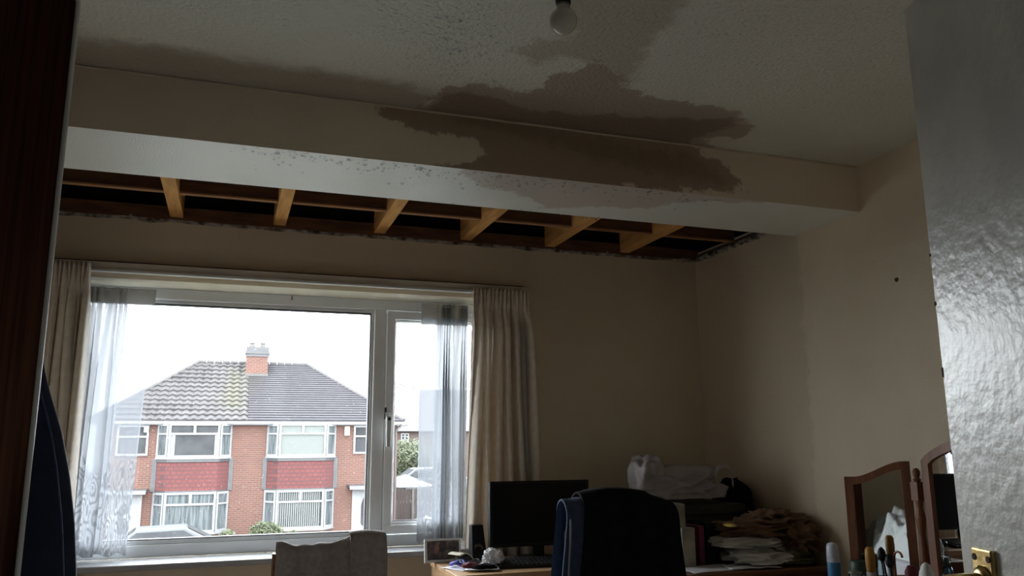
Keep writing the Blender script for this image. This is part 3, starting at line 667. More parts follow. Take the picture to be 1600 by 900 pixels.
sp = empty('speaker', (1.135, 3.85, ZD), 'slim black computer speaker left of the monitor, below the curtain', 'speaker')
b = MB(); x0, x1 = 1.106, 1.168
b.add([(x0, 3.80, ZD), (x1+.012, 3.80, ZD), (x1+.012, 3.88, ZD), (x0, 3.88, ZD), (x0+.004, 3.835, ZD+.16), (x1, 3.835, ZD+.16), (x1, 3.88, ZD+.16), (x0+.004, 3.88, ZD+.16)], [(0,3,2,1),(4,5,6,7),(0,1,5,4),(1,2,6,5),(2,3,7,6),(3,0,4,7)])
b.build('cabinet', 'black_plastic', sp, bevel=.004)
tilt = Matrix.Translation((1.139, 3.812, ZD+.055)) @ Matrix.Rotation(.21, 4, 'X')
g = MB(tilt); g.lathe([(.022, .006), (.022, -.002), (.018, -.004), (.008, .004), (.004, .002)], (0, 0, 0), 20, 'Y'); g.build('driver_cone', 'key', sp, smooth=True)
g = MB(tilt); g.lathe([(.006, .004), (.006, -.006), (.004, -.008)], (0, .0, -.036), 14, 'Y'); g.build('volume_knob', 'lead', sp, label='small silver knob')

kb = empty('keyboard', (1.32, 3.58, ZD), 'black computer keyboard on the desk in front of the monitor', 'keyboard')
km = Matrix.Translation((1.335, 3.56, ZD)) @ Matrix.Rotation(-.10, 4, 'Z')
g = MB(km); g.add([(-.19, -.065, 0), (.19, -.065, 0), (.19, .075, 0), (-.19, .075, 0), (-.19, -.065, .012), (.19, -.065, .012), (.19, .075, .03), (-.19, .075, .03)], [(0,3,2,1),(4,5,6,7),(0,1,5,4),(1,2,6,5),(2,3,7,6),(3,0,4,7)])
g.build('keyboard_body', 'black_plastic', kb, bevel=.002)
kp = None
for r in range(5):
    for c in range(17):
        x = -.180+c*.0212; y = -.055+r*.024; z = .012+(y+.065)/.14*.018
        g = MB(km)
        g.add([(x, y, z), (x+.018, y, z), (x+.018, y+.019, z+.0024), (x, y+.019, z+.0024), (x+.002, y+.002, z+.007), (x+.016, y+.002, z+.007), (x+.016, y+.016, z+.009), (x+.002, y+.016, z+.009)], [(0,3,2,1),(4,5,6,7),(0,1,5,4),(1,2,6,5),(2,3,7,6),(3,0,4,7)])
        g.build('key', 'key', kb)

# photo frame
pm = Matrix.Translation((.966, 3.82, ZD)) @ Matrix.Rotation(.04, 4, 'Z') @ Matrix.Rotation(-.12, 4, 'X')
pf = empty('photo_frame', (.966, 3.82, ZD), 'white-edged framed photograph leaning at the left end of the desk', 'photo frame')
g = MB(pm)
for a in [(-.088, .088, -.006, .006, .096, .106), (-.088, .088, -.006, .006, 0, .012), (-.088, -.076, -.006, .006, .012, .096), (.080, .088, -.006, .006, .012, .096)]: g.box(*a)
g.build('frame', 'white_gloss', pf, bevel=.001)
mp_ = bpy.data.materials.new('faded_family_photo'); mp_.use_nodes = True; nt = mp_.node_tree; bs = nt.nodes['Principled BSDF']; bs.inputs['Roughness'].default_value = .35
tc = nd(nt, 'ShaderNodeTexCoord'); nz = nd(nt, 'ShaderNodeTexNoise'); nz.inputs['Scale'].default_value = 26; nz.inputs['Detail'].default_value = 3; nt.links.new(tc.outputs['Object'], nz.inputs['Vector'])
cr = nd(nt, 'ShaderNodeValToRGB'); e = cr.color_ramp.elements; e[0].position = .35; e[0].color = (.035, .035, .04, 1); e[1].position = .68; e[1].color = (.30, .25, .22, 1)
x_ = e.new(.5); x_.color = (.12, .09, .08, 1); nt.links.new(nz.outputs[0], cr.inputs[0]); nt.links.new(cr.outputs[0], bs.inputs['Base Color']); M['photo'] = mp_
M['skinphoto'] = mat('printed_face', (.36, .19, .16), .4, (.22, .11, .09), scale=40)
pp = MB(pm).box(-.076, .080, -.003, .002, .012, .096).build('photograph', 'photo', pf)
g = MB(pm); g.add([(-.030+.013*math.cos(k*PI/8), -.0036, .058+.019*math.sin(k*PI/8)) for k in range(16)], [tuple(range(16))]); g.build('printed_figure', 'skinphoto', pp, label='blurred face in the photograph')

# curved case with cream lid
ccx, ccy = 1.02, 3.72
cs = empty('glasses_case', (ccx, ccy, ZD), 'open curved case with cream lid in front of the photo frame', 'case')
g = MB(Matrix.Translation((ccx, ccy, ZD)) @ Matrix.Rotation(.5, 4, 'Z'))
def arc(u, v):
    a = PI*.05+PI*.62*u; return (.052*math.cos(a)-.005, -.045+.09*v, .048*math.sin(a)+.004)
g.grid(arc, 16, 6); g.build('lid', 'creamplastic', cs, smooth=True, solid=.004)
g = MB(Matrix.Translation((ccx+.02, ccy, ZD)) @ Matrix.Rotation(.5, 4, 'Z')); g.blob((0, 0, .018), (.045, .042, .034), 3, .15, 2, 3); g.build('case_body', 'greyfab', cs, smooth=True)
# papers, strap, cloths, tissue
def sheet(cx_, cy_, w, h, rz, label, z=ZD, m='paper', curl=.004, grp=None):
    g = MB(Matrix.Translation((cx_, cy_, z)) @ Matrix.Rotation(rz, 4, 'Z'))
    g.grid(lambda u, v: ((u-.5)*w, (v-.5)*h, .0016+curl*abs(noise.noise(Vector((u*2, v*2, cx_*9))))), 12, 12)
    return g.build('paper_sheet', m, solid=.0012, smooth=True, label=label, cat='paper', group=grp)
sheet(.99, 3.60, .10, .15, .5, 'white paper sheet at the left corner of the desk')
sheet(1.075, 3.565, .15, .20, -.2, 'white paper sheet under the crumpled tissue', ZD+.008)
g = MB()
for k in range(40): pass
g.tube([(.985+.030*math.cos(a)*(1+.1*math.sin(3*a)), 3.62+.035*math.sin(a), ZD+.020+.006*math.sin(2*a)) for a in [2*PI*k/28 for k in range(29)]], .0075, 8)
g.build('strap', 'blueplastic', smooth=True, label='loop of blue violet strap on the papers', cat='strap')
g = MB(); g.tube([(1.045+.045*math.cos(a), 3.63+.04*math.sin(a), ZD+.024+.005*math.sin(3*a)) for a in [2*PI*k/30 for k in range(29)]], .0045, 8)
g.build('cable_loop', 'lead', smooth=True, label='coiled grey cable on the desk papers', cat='cable')
g = MB(); g.blob((1.022, 3.545, ZD+.018), (.045, .030, .016), 4, .35, 2.2, 3); g.build('red_pouch', 'darkred', smooth=True, label='dark red crumpled pouch at the front of the desk', cat='pouch')
g = MB(); g.blob((1.07, 3.50, ZD+.014), (.060, .030, .018), 6, .35, 2.2, 3); g.build('black_cloth', 'blackcloth', smooth=True, label='small black cloth at the front of the desk', cat='cloth')
g = MB(); g.blob((1.140, 3.585, ZD+.040), (.050, .045, .042), 9, .65, 1.7, 4); g.build('crumpled_tissue', 'tissue', label='crumpled white tissue on the desk beside the keyboard', cat='tissue')

# ================================================================ CHAIRS
def drape(m_, xc, w, yc, ztop, th, nearlen, farlen, seed, wb=None, amp=.012, MXc=None, top=None, nfold=5):
    """cloth hung over a chair back: near side towards the camera (-Y)"""
    wb = wb or w; tot = nearlen+PI*th/2+farlen
    def fn(u, v):
        s = v*tot
        if s < nearlen: y = -th/2; z = -(nearlen-s)
        elif s < nearlen+PI*th/2: a = (s-nearlen)/(th/2); y = -th/2*math.cos(a); z = th/2*math.sin(a)
        else: y = th/2; z = -(s-nearlen-PI*th/2)
        k = min(1, max(0, -z)/.4); ww = w+(wb-w)*k
        f = amp*math.sin(u*2*PI*nfold+1.2*math.sin(3*z+seed))*(.25+.75*k)+amp*1.2*noise.noise(Vector((u*3, z*3, seed)))
        x = xc+(u-.5)*ww+.006*noise.noise(Vector((z*6, u*2, seed+3)))
        zz = ztop+z+(top(u) if top else 0)*(1 if z > -.15 else max(0, 1+(z+.15)*4))
        return (x, yc+y+(f if y < 0 else -f), zz)
    m_.grid(fn, 60, 80); return m_
dc = empty('dining_chair', (.345, 3.0, 0), 'dark wooden chair below the window, hidden under a draped grey cloth', 'chair')
MB().box(.14, .55, 2.96, 3.36, .44, .475).build('seat', 'brownwood', dc, bevel=.006)
for x in (.155, .515):
    MB().tube([(x+.01, 2.93, 0), (x+.01, 2.955, .45), (x+.01, 2.935, .985)], .016, 8).build('leg', 'brownwood', dc)
    MB().tube([(x+.01, 3.34, 0), (x+.01, 3.335, .44)], .016, 8).build('leg', 'brownwood', dc)
b = MB(); b.box(.16, .53, 2.925, 2.948, .90, .985); b.box(.16, .53, 2.93, 2.95, .70, .74); b.build('backrest', 'brownwood', dc, bevel=.004)
def tp(u):
    if u < .62: return .000-.014*math.sin(u/.62*PI)+.008*noise.noise(Vector((u*9, 0, 0)))
    return .004+.014*math.sin((u-.62)/.38*PI)
m_ = drape(MB(), .347, .372, 2.935, 1.0, .045, .62, .45, 2, .40, .010, None, tp, 4)
m_.build('draped_cloth', 'greycloth', smooth=True, solid=.004, label='grey brown cloth draped over the chair back below the window', cat='cloth')
m_ = drape(MB(), .468, .125, 2.930, 1.012, .064, .55, .40, 5, .15, .007, None, lambda u: -.004*u+.006*math.sin(u*PI), 2)
m_.build('folded_garment', 'greycloth', smooth=True, solid=.006, label='second folded grey garment over the right corner of the chair back below the window', cat='garment')

oc = empty('office_chair', (1.29, 2.72, 0), 'black high-backed office chair in front of the desk, hung with clothes', 'office chair')
m_ = MB()
def back(u, v):
    th = 2*PI*u; z = .58+.545*v; w = .215*(1-.10*v-.25*max(0, v-.85)/.15*.6); 
    return (1.29+w*(abs(math.cos(th))**.5)*(1 if math.cos(th) > 0 else -1), 2.64+.035*(abs(math.sin(th))**.6)*(1 if math.sin(th) > 0 else -1)-.02*math.sin(v*PI), z)
m_.grid(back, 48, 20); n0 = len(m_.v); m_.f.append(tuple(range(20*49, 21*49-1))); m_.f.append(tuple(range(0, 48))[::-1])
m_.build('backrest', 'blackcloth', oc, smooth=True)
g = MB(); g.blob((1.29, 2.92, .49), (.26, .26, .07), 1, .03, 1, 3, 4); g.build('seat', 'blackcloth', oc, smooth=True)
MB().tube([(1.29, 2.9, .46), (1.29, 2.9, .12)], [.028, .028], 16).build('gas_stem', 'black_plastic', oc)
MB().tube([(1.29, 2.85, .44), (1.29, 2.62, .45), (1.29, 2.60, .62)], .02, 10).build('back_bar', 'black_plastic', oc)
for s in (-1, 1):
    MB().tube([(1.29+s*.25, 2.85, .46), (1.29+s*.29, 2.85, .60), (1.29+s*.29, 2.85, .68)], .014, 8).build('armrest', 'black_plastic', oc)
for k in range(5):
    a = 2*PI*k/5+.3; ex, ey = 1.29+.29*math.cos(a), 2.9+.29*math.sin(a)
    lg = MB().tube([(1.29, 2.9, .13), (ex, ey, .075)], [.026, .015], 10).build('base_arm', 'black_plastic', oc)
    MB().lathe([(.026, -.02), (.026, .02)], (ex, ey, .028), 14, 'X').build('castor', 'black_plastic', lg)
# clothes over the office chair: blue denim at the left, dark jacket across, black coat
m_ = drape(MB(), 1.165, .17, 2.625, 1.105, .10, .70, .40, 3, .26, .010, None, lambda u: .012*u, 2)
jn = m_.build('draped_jeans', 'denim', smooth=True, solid=.006, label='blue denim jeans draped over the left side of the office chair back', cat='jeans'); ORG[jn.name] = Vector(jn.location)
m_ = MB(); m_.tube([(1.088-.00*k-.0018*k, 2.622-.055-.004*math.sin(k), 1.095-.035*k) for k in range(18)], .0035, 8); m_.build('seam', 'denimseam', jn, smooth=True, label='pale stitched seam')
m_ = drape(MB(), 1.318, .36, 2.625, 1.104, .135, .75, .45, 7, .44, .014, None, lambda u: .018*math.sin(min(1, u*1.15+.1)*PI)-.035*max(0, u-.70)/.30, 3)
m_.build('draped_coat', 'blackcloth', smooth=True, solid=.008, label='black coat draped over the office chair back', cat='coat')

# ================================================================ CHEST IN THE CORNER AND ITS PILE
ch = empty('chest_of_drawers', (2.2, 3.6, 0), 'red brown wooden chest in the room corner under the bag and clothes', 'chest')
CX0, CX1, CY0, CY1, CZ = 1.78, 2.57, 3.08, 4.06, .80
MB().box(CX0+.01, CX1-.01, CY0+.015, CY1, .05, CZ-.025).build('carcass', 'brownwood', ch)
MB().box(CX0, CX1, CY0, CY1, CZ-.025, CZ).build('top', 'brownwood', ch, bevel=.004)
for k in range(3):
    z0 = .08+k*.225; d = MB().box(CX0+.03, CX1-.03, CY0+.0, CY0+.018, z0, z0+.21).build('drawer', 'brownwood', ch, bevel=.004)
    for x in (CX0+.2, CX1-.2): MB().lathe([(.016, -.025), (.018, -.018), (.008, -.008), (.008, 0)], (x, CY0, z0+.105), 14, 'Y').build('knob', 'brass', d)
bx = empty('storage_box', (2.17, 3.68, CZ), 'dark olive box in the corner with the carrier bag on top', 'box')
MB().box(1.90, 2.42, 3.52, 3.90, CZ, 1.00).build('box_body', 'box', bx, bevel=.003)
MB().box(1.89, 2.43, 3.51, 3.91, 1.00, 1.045).build('box_lid', 'box', bx, bevel=.004)
# carrier bag
bg = empty('carrier_bag', (2.13, 3.66, 1.045), 'crumpled translucent white carrier bag lying on the dark box', 'bag')
g = MB(); g.blob((2.14, 3.66, 1.125), (.235, .13, .105), 12, .34, 1.5, 5, 3.6, True, (.9, 1, 1.4)); g.blob((1.95, 3.63, 1.175), (.075, .09, .115), 14, .25, 1.8, 4, 3.5)
g.build('bag_body', 'bag', bg, smooth=True)
g = MB()
def band_(u, v):
    a = -PI*.15+PI*1.25*u
    return (2.325+.055*math.cos(a)*.9, 3.52+.014*v+.01*math.sin(a*2), 1.165+.075*math.sin(a)+.020*(v-.5)+.012*math.sin(u*9))
g.grid(band_, 30, 4); g.build('bag_handle', 'bag', bg, smooth=True, solid=.002)
# books / files between chair and box
def upright(name, x0, x1, y, z1, m, label, d=.16, z0=CZ):
    o = MB().box(x0, x1, y, y+d, z0, z1).build(name, m, bevel=.002, label=label, cat='file'); return o
a = at(1052, 788, Y=3.30); c = at(1074, 825, Y=3.30)
upright('document_file', a.x-.02, c.x-.002, 3.31, a.z, 'magazine', 'pale upright file standing between the office chair and the dark box')
c2 = at(1082, 870, Y=3.28); e2 = at(1066, 824, Y=3.28)
upright('folded_magazine', e2.x-.02, c2.x, 3.25, e2.z, 'magazine', 'cream magazine leaning in front of the upright file', .05)
a = at(1090, 822, Y=3.34); c = at(1098, 822, Y=3.34)
upright('pink_book', a.x, c.x, 3.33, a.z, 'pink', 'thin dark pink book spine in the dark row on the chest', .15)
a = at(1099, 800, Y=3.36); c = at(1128, 800, Y=3.36)
upright('black_book', a.x, c.x-.04, 3.34, a.z-.05, 'black_plastic', 'thick black book right of the pink spine on the chest', .17)
sheet(2.00, 3.20, .26, .17, .1, 'white loose paper on the chest top, left sheet', CZ, 'paper', .010)
sheet(2.20, 3.17, .24, .13, -.15, 'white loose paper on the chest top under the clothes pile', CZ+.004, 'paper', .012)
# black rucksack in the corner
g = MB(); g.blob((2.50, 3.72, .96), (.065, .16, .20), 21, .18, 1.5, 4, 2.6); g.build('black_rucksack', 'blackcloth', smooth=True, label='black rucksack squeezed between the dark box and the right wall', cat='bag')
# clothes pile
def heap(name, c, s, seed, m, label, amp=.30, fold=(.9, 1.1, 1.3), sub=5, cat='clothes'):
    g = MB(); g.blob(c, s, seed, amp, 1.6, sub, 2.6, True, fold); return g.build(name, m, smooth=True, label=label, cat=cat)
heap('folded_trousers', (2.42, 3.26, CZ+.035), (.15, .15, .055), 31, 'olivecloth', 'olive garment at the bottom right of the clothes pile')
heap('white_shirt', (2.29, 3.25, CZ+.038), (.16, .15, .048), 33, 'whitecloth', 'lower white folded garment in the clothes pile', .25)
heap('white_towel', (2.25, 3.28, CZ+.098), (.165, .14, .030), 35, 'whitecloth', 'upper white folded garment in the clothes pile', .22)
heap('brown_jumper', (2.33, 3.30, CZ+.150), (.20, .15, .050), 37, 'browncloth', 'brown jumper folded on the white garments in the pile', .35)
heap('brown_scarf', (2.43, 3.28, CZ+.185), (.13, .13, .050), 39, 'browncloth', 'brown crumpled garment on top of the clothes pile by the wall', .6)
heap('brown_coat', (2.48, 3.20, CZ+.105), (.085, .12, .080), 41, 'browncloth', 'dark brown sleeve slumping off the right side of the clothes pile', .6)
p = at(1136, 820, Y=3.22)
g = MB(); g.blob((p.x, 3.2, p.z), (.022, .05, .010), 3, .2, 1.5, 3); g.build('yellow_cloth', 'yellow', smooth=True, label='yellow corner of cloth sticking out of the clothes pile', cat='cloth')

# ================================================================ DRESSING TABLE
dt = empty('dressing_table', (2.34, 2.1, 0), 'mahogany dressing table against the right wall carrying the triple mirror', 'dressing table')
TZ = .78
MB().box(2.08, XR-.01, 1.45, 2.92, TZ-.025, TZ).build('top', 'brownwood', dt, bevel=.005)
for y0 in (1.48, 2.44):
    pd = MB().box(2.10, XR-.02, y0, y0+.45, .08, TZ-.025).build('pedestal', 'brownwood', dt)
    for k in range(3):
        d = MB().box(2.086, 2.10, y0+.02, y0+.43, .11+k*.215, .305+k*.215).build('drawer', 'brownwood', pd, bevel=.003)
for y0 in (1.48, 1.88, 2.44, 2.84):
    for x in (2.11, 2.50): MB().box(x, x+.045, y0, y0+.045, 0, .08).build('foot', 'brownwood', dt)

mr = empty('dressing_mirror', (2.5, 2.2, TZ), 'mahogany triple mirror with arched centre and turned posts on the dressing table', 'mirror')
def arch_frame(prof, wf, MXl, y0, th, base, parent, name):
    """prof: list of (u, ztop) for the outer top edge, u from 0..w; frame of width wf, glass inside"""
    w = prof[-1][0]; n = len(prof)
    outer = [(0, base)]+list(prof)+[(w, base)]
    inner = [(wf, base+wf)]+[(min(max(u, wf), w-wf), z-wf) for u, z in prof]+[(w-wf, base+wf)]
    g = MB(MXl); m = len(outer)
    vs = [(u, y0, z) for u, z in outer]+[(u, y0, z) for u, z in inner]+[(u, y0+th, z) for u, z in outer]+[(u, y0+th, z) for u, z in inner]
    fs = []
    for i in range(m):
        j = (i+1) % m
        fs += [(i, j, m+j, m+i), (2*m+i, 3*m+i, 3*m+j, 2*m+j), (i, 2*m+i, 2*m+j, j), (m+i, m+j, 3*m+j, 3*m+i)]
    g.add(vs, fs); fr = g.build(name, 'mirrorwood', parent)
    g = MB(MXl); k = [(u, z) for u, z in inner]
    g.prism(k, 'Y', y0+th*.45, y0+th*.6); g.build('mirror_glass', 'mirror', fr)
    g = MB(MXl); g.prism([(u, z) for u, z in outer[0:]], 'Y', y0+th, y0+th+.004); g.build('mirror_back', 'brownwood', fr)
    return fr
# local axes: u horizontal, -v faces the viewer of the mirror
def frame_matrix(o, udir):
    u = Vector(udir).normalized(); v = Vector((0, 0, 1)).cross(u)
    return Matrix(((u.x, v.x, 0, o[0]), (u.y, v.y, 0, o[1]), (0, 0, 1, 0), (0, 0, 0, 1)))
# wing next to the window: hinge at (2.498,2.52), outer edge (2.353,2.706)
hinge = Vector((2.498, 2.515, 0)); outerp = Vector((2.350, 2.708, 0)); ww = (hinge-outerp).length
def ogee(u, w, zl, zh): 
    t = u/w; return zl+(zh-zl)*(3*(min(1, max(0, (t-.12)/.80)))**2-2*(min(1, max(0, (t-.12)/.80)))**3)
MW = frame_matrix(outerp, hinge-outerp)
arch_frame([(ww*k/16, ogee(ww*k/16, ww, 1.207, 1.270)) for k in range(17)], .030, MW, 0, .020, .80, mr, 'wing_frame')
# centre mirror in the plane of the wall
c0 = Vector((2.47, 2.425, 0)); cw = .52
MC = frame_matrix(c0, (math.sin(math.radians(-4)), -math.cos(math.radians(4)), 0))
arch_frame([(cw*k/20, 1.275+.085*math.sin(PI*k/20)**.75) for k in range(21)], .034, MC, -.004, .022, .82, mr, 'centre_frame')
# far wing (behind the door)
MW2 = frame_matrix((2.498, 1.86, 0), (-.148, -.193, 0))
arch_frame([(ww*k/16, ogee(ww-ww*k/16, ww, 1.207, 1.270)) for k in range(17)], .030, MW2, 0, .020, .80, mr, 'wing_frame')
for y in (2.463, 1.87):
    g = MB(); c = (2.478, y, 0)
    g.lathe([(.017, TZ+.005), (.017, .86), (.012, .87), (.018, .90), (.013, 1.0), (.019, 1.06), (.012, 1.10), (.015, 1.125)], c, 18)
    g.box(c[0]-.019, c[0]+.019, y-.017, y+.017, 1.125, 1.195)
    g.lathe([(.010, 1.195), (.016, 1.202), (.009, 1.210), (.013, 1.222), (.014, 1.232), (.010, 1.242), (.001, 1.247)], c, 18)
    g.build('turned_post', 'mirrorwood', mr, bevel=.001)
MB().box(2.44, 2.55, 1.80, 2.53, TZ, TZ+.02).build('mirror_plinth', 'mirrorwood', mr, bevel=.003)

# toiletries
def tin(name, px, py, X, r, ztop, prof, m, label, cat, parts=()):
    p = at(px, py, X=X); root = empty(name, (X, p.y, TZ), label, cat)
    H = p.z-TZ
    MB().lathe([(rr_*r, TZ+.0005+h*H) for rr_, h in prof], (X, p.y, 0), 24).build('body', m, root, smooth=True)
    for nm, pr, mm, lab in parts: MB().lathe([(rr_*r, TZ+.0005+h*H) for rr_, h in pr], (X, p.y, 0), 24).build(nm, mm, root, smooth=True, label=lab)
    return root
tin('aerosol_can', 1300, 848, 2.25, .024, 0, [(.95, 0), (1, .02), (1, .70)], 'canwhite', 'tall white aerosol can with domed cap, leftmost on the dressing table', 'aerosol can',
    [('cap', [(.98, .70), (1, .72), (.96, .90), (.80, .975), (.4, 1), (.05, 1)], 'canwhite', None), ('label_band', [(1.01, .3), (1.015, .31), (1.015, .58), (1.01, .59)], 'canblue', 'blue label')])
tin('glass_jar', 1336, 893, 2.22, .028, 0, [(.9, 0), (1, .05), (1, .7), (.8, .9), (.8, .95)], 'clearplastic', 'small clear jar below the wing mirror on the dressing table', 'jar', [('jar_lid', [(.85, .92), (.88, .94), (.86, 1), (.1, 1)], 'bulbbase', None)])
tin('green_lidded_pot', 1341, 876, 2.30, .030, 0, [(.95, 0), (1, .05), (1, .60)], 'bulbbase', 'pot with dark green lid behind the clear jar', 'pot', [('pot_lid', [(1.02, .6), (1.05, .62), (1.05, .97), (.95, 1), (.1, 1)], 'jargreen', 'dark green lid')])
tin('capped_tube', 1358, 855, 2.25, .017, 0, [(1, 0), (1, .02), (.95, .52)], 'tubewhite', 'slim white tube with amber cap in front of the wing mirror', 'tube', [('amber_cap', [(.80, .52), (.95, .56), (1.05, .8), (.95, .95), (.6, 1), (.05, 1)], 'amber', 'amber yellow cap')])
tin('white_bottle', 1446, 879, 2.18, .030, 0, [(1, 0), (1, .3), (.95, .5)], 'canwhite', 'white bottle with pointed dome cap below the turned post', 'bottle', [('dome_cap', [(.95, .5), (.93, .6), (.72, .82), (.40, .96), (.1, 1)], 'whitecloth', None)])
tin('spray_bottle', 1476, 846, 2.16, .020, 0, [(1, 0), (1, .55), (.6, .70)], 'clearplastic', 'clear blue pump spray bottle in front of the centre mirror', 'bottle', [('pump', [(.62, .68), (.6, .78), (.40, .86), (.38, .93), (.28, .99), (.1, 1)], 'clearplastic', None), ('blue_liquid', [(.9, .02), (.9, .35), (.1, .36)], 'canblue', None)])
p = at(1392, 872, X=2.20)
pt = empty('brush_pot', (2.20, p.y, TZ), 'black pot crammed with dark hairbrushes in front of the wing mirror', 'pot')
MB().lathe([(.034, TZ), (.038, TZ+.09), (.036, TZ+.09), (.032, TZ+.01), (.001, TZ+.008)], (2.20, p.y, 0), 24).build('pot_body', 'black_plastic', pt, smooth=True)
for i, (dx, dy, zt_, hook) in enumerate([(-.01, .03, .955, 0), (.012, -.022, .965, 1), (.0, .008, .935, 0), (-.016, -.010, .94, 0)]):
    g = MB(); q = [(2.20+dx*.3, p.y+dy*.3, TZ+.012), (2.20+dx, p.y+dy, zt_)]
    if hook: q = [(2.20, p.y-.006, TZ+.012), (2.20+dx, p.y+dy+.018, .95)]+[(2.20+dx, p.y+dy-.000+.018*math.cos(a), .952+.018*math.sin(a)) for a in [PI*k/6 for k in range(7)]]
    g.tube(q, .004, 8)
    if not hook: g.blob((2.20+dx, p.y+dy, zt_), (.016, .014, .026), i, .1, 1, 2, 2, False)
    g.build('hairbrush', 'mirrorwood' if hook else 'black_plastic', smooth=True, label=['dark brush with round head, nearest the window in the black pot', 'brown hooked handle curving out of the black brush pot', 'short dark brush in the middle of the black pot', 'dark brush at the near side of the black pot'][i], cat='brush')
g = MB(); p = at(1425, 884, X=2.27); g.lathe([(.024, TZ), (.026, TZ+.02), (.026, p.z-.02), (.015, p.z), (.001, p.z)], (2.27, p.y, 0), 20); g.build('red_jar', 'darkred', smooth=True, label='dark red jar between the black brush pot and the white bottle', cat='jar')
g = MB(); p = at(1498, 886, X=2.14); g.blob((2.14, p.y, TZ+.05), (.035, .03, .055), 4, .1, 1, 3); g.build('silver_compact', 'carsilver', smooth=True, label='silvery rounded tin beside the door edge on the dressing table', cat='tin')

# ================================================================ BED (seen in the mirror)
bd = empty('bed', (-.2, .74, 0), 'single bed along the left wall, seen only in the wing mirror', 'bed')
MB().box(XL+.02, .62, .30, 1.17, .06, .30).build('bed_base', 'mattress', bd, bevel=.01)
MB().box(XL+.02, .62, .30, 1.17, .30, .52).build('mattress', 'mattress', bd, bevel=.03)
def duv(u, v):
    x = -1.0+1.5*u; y = .32+.83*v; e = min(1, 8*u*(1-u))*min(1, 7*v*(1-v))
    q = Vector((x*3.2, y*3.2, 1)); n = noise.noise(q)+.5*noise.noise(q*2.1); r = 1-abs(noise.noise(q*1.7+Vector((4, 2, 0))))*2.2
    f = 1-abs(noise.noise(q*4.3))*2.4
    return (x+.03*noise.noise(q*2), y, .525+e*(.13+.13*n+.08*max(0, r)+.05*max(0, f)+.025*noise.noise(q*9)))
g = MB(); g.grid(duv, 150, 90); g.build('duvet', 'duvet', smooth=True, solid=.01, label='crumpled white duvet heaped on the bed, reflected in the wing mirror', cat='duvet')

# water drops on the soffit and ceiling
b = MB(); rr = random.Random(11)
def drop(b, x, y, z, r, h):
    b.add([(x+v.x*r, y+v.y*r, z-.0002+v.z*h) for v in iv2], fi2)
bm0 = bmesh.new(); bmesh.ops.create_icosphere(bm0, subdivisions=2, radius=1); iv2 = [v.co.copy() for v in bm0.verts]; fi2 = [tuple(v.index for v in f.verts) for f in bm0.faces]; bm0.free()
for i in range(330):
    px = rr.gauss(760, 150) if rr.random() < .5 else rr.uniform(370, 1120)
    if px < 360 or px > 1130: continue
    fy = 198+.1093*(px-108); by = 262+.098*(px-101)
    t = abs(rr.gauss(.10, .18))
    if rr.random() < .12 and 560 < px < 1000: t = rr.uniform(.9, .985)
    if t > .985: continue
    p = at(px, fy+(by-fy)*t, Z=ZS); r = rr.choice([.002, .003, .004, .0055])
    drop(b, p.x, p.y, ZS, r*rr.uniform(1, 1.5), r*rr.uniform(.8, 1.3))
b.build('soffit_drops', 'water', smooth=True, label='water drops hanging from the white underside of the beam', cat='water drops', kind='stuff')
b = MB()
for i in range(170):
    px, py = rr.gauss(720, 35), rr.gauss(75, 40)
    if py > 128: continue
    p = at(px, py, Z=ZC); r = rr.choice([.0015, .002, .003, .004])
    if p.y < .3: continue
    drop(b, p.x, p.y, ZC, r*rr.uniform(1, 1.6), r)
b.build('ceiling_drops', 'water', smooth=True, label='glinting water drops clinging to the ceiling left of the bulb', cat='water drops', kind='stuff')

# ================================================================ OUTSIDE
GZ = -2.62
MB().box(-60, 90, 6, 140, GZ-.2, GZ).build('ground', 'tarmac', **st)
b = MB(); b.box(-60, 90, 25.2, 27.2, GZ, GZ+.1); b.box(-60, 90, 12, 14, GZ, GZ+.1); b.build('ground_pavement', 'pave', **st)
MB().box(-60, 90, 4.5, 12, GZ, GZ+.05).build('ground_lawn', 'grass', **st)

HY = 33.0
hs = empty('house', (.83, HY, GZ), 'red brick semi-detached pair with hipped roof and red tile-hung bays across the street', 'house')
HX0, HX1 = -4.72, 6.38; EZ = 2.20; RY = 37.0; RZ = 4.80; RX0, RX1 = -1.56, 2.99
MB().box(HX0, HX1, HY, HY+8, GZ, EZ).build('brick_wall', 'brick', hs)
OV = .22
ex0, ex1, ey0, ey1 = HX0-OV, HX1+OV, HY-OV, HY+8+OV
MIDX = .83
# roof planes
def course_roof(xa, xb, n, wave, m, name, hipside):
    """front slope between xa and xb built course by course, following the hip on one side"""
    g = MB()
    for k in range(n):
        t0, t1 = k/n, (k+1)/n
        def edge(t): 
            y = ey0+(RY-ey0)*t; z = EZ+.02+(RZ-EZ-.02)*t
            if hipside == 'L': return (ex0+(RX0-ex0)*t, xb, y, z)
            return (xa, ex1+(RX1-ex1)*t, y, z)
        l0, r0, y0, z0 = edge(t0); l1, r1, y1, z1 = edge(t1)
        nx = max(8, int((r0-l0)/(.06 if wave else .5)))
        def fn(u, v):
            x = (l0+(r0-l0)*u)*(1-v)+(l1+(r1-l1)*u)*v if hipside else 0
            y = y0+(y1-y0)*v; z = z0+(z1-z0)*v
            lift = .055*(1-v)+.004
            if wave: lift += .030*math.sin(2*PI*x/.30)
            return (x, y-lift*.45, z+lift)
        g.grid(fn, nx, 2)
        g.add([fn(0, 0), fn(1, 0), (r0, y0, z0-.02), (l0, y0, z0-.02)], [(0, 1, 2, 3)])
        if wave:   # open butt edge under each course
            vs = [fn(i/nx, 0) for i in range(nx+1)]; lo = [(p[0], p[1]+.03, z0-.015) for p in vs]
            g.add(vs+lo, [(i, i+1, nx+2+i, nx+1+i) for i in range(nx)])
    o = g.build(name, m, hs); P = np.array(g.v); return o, P
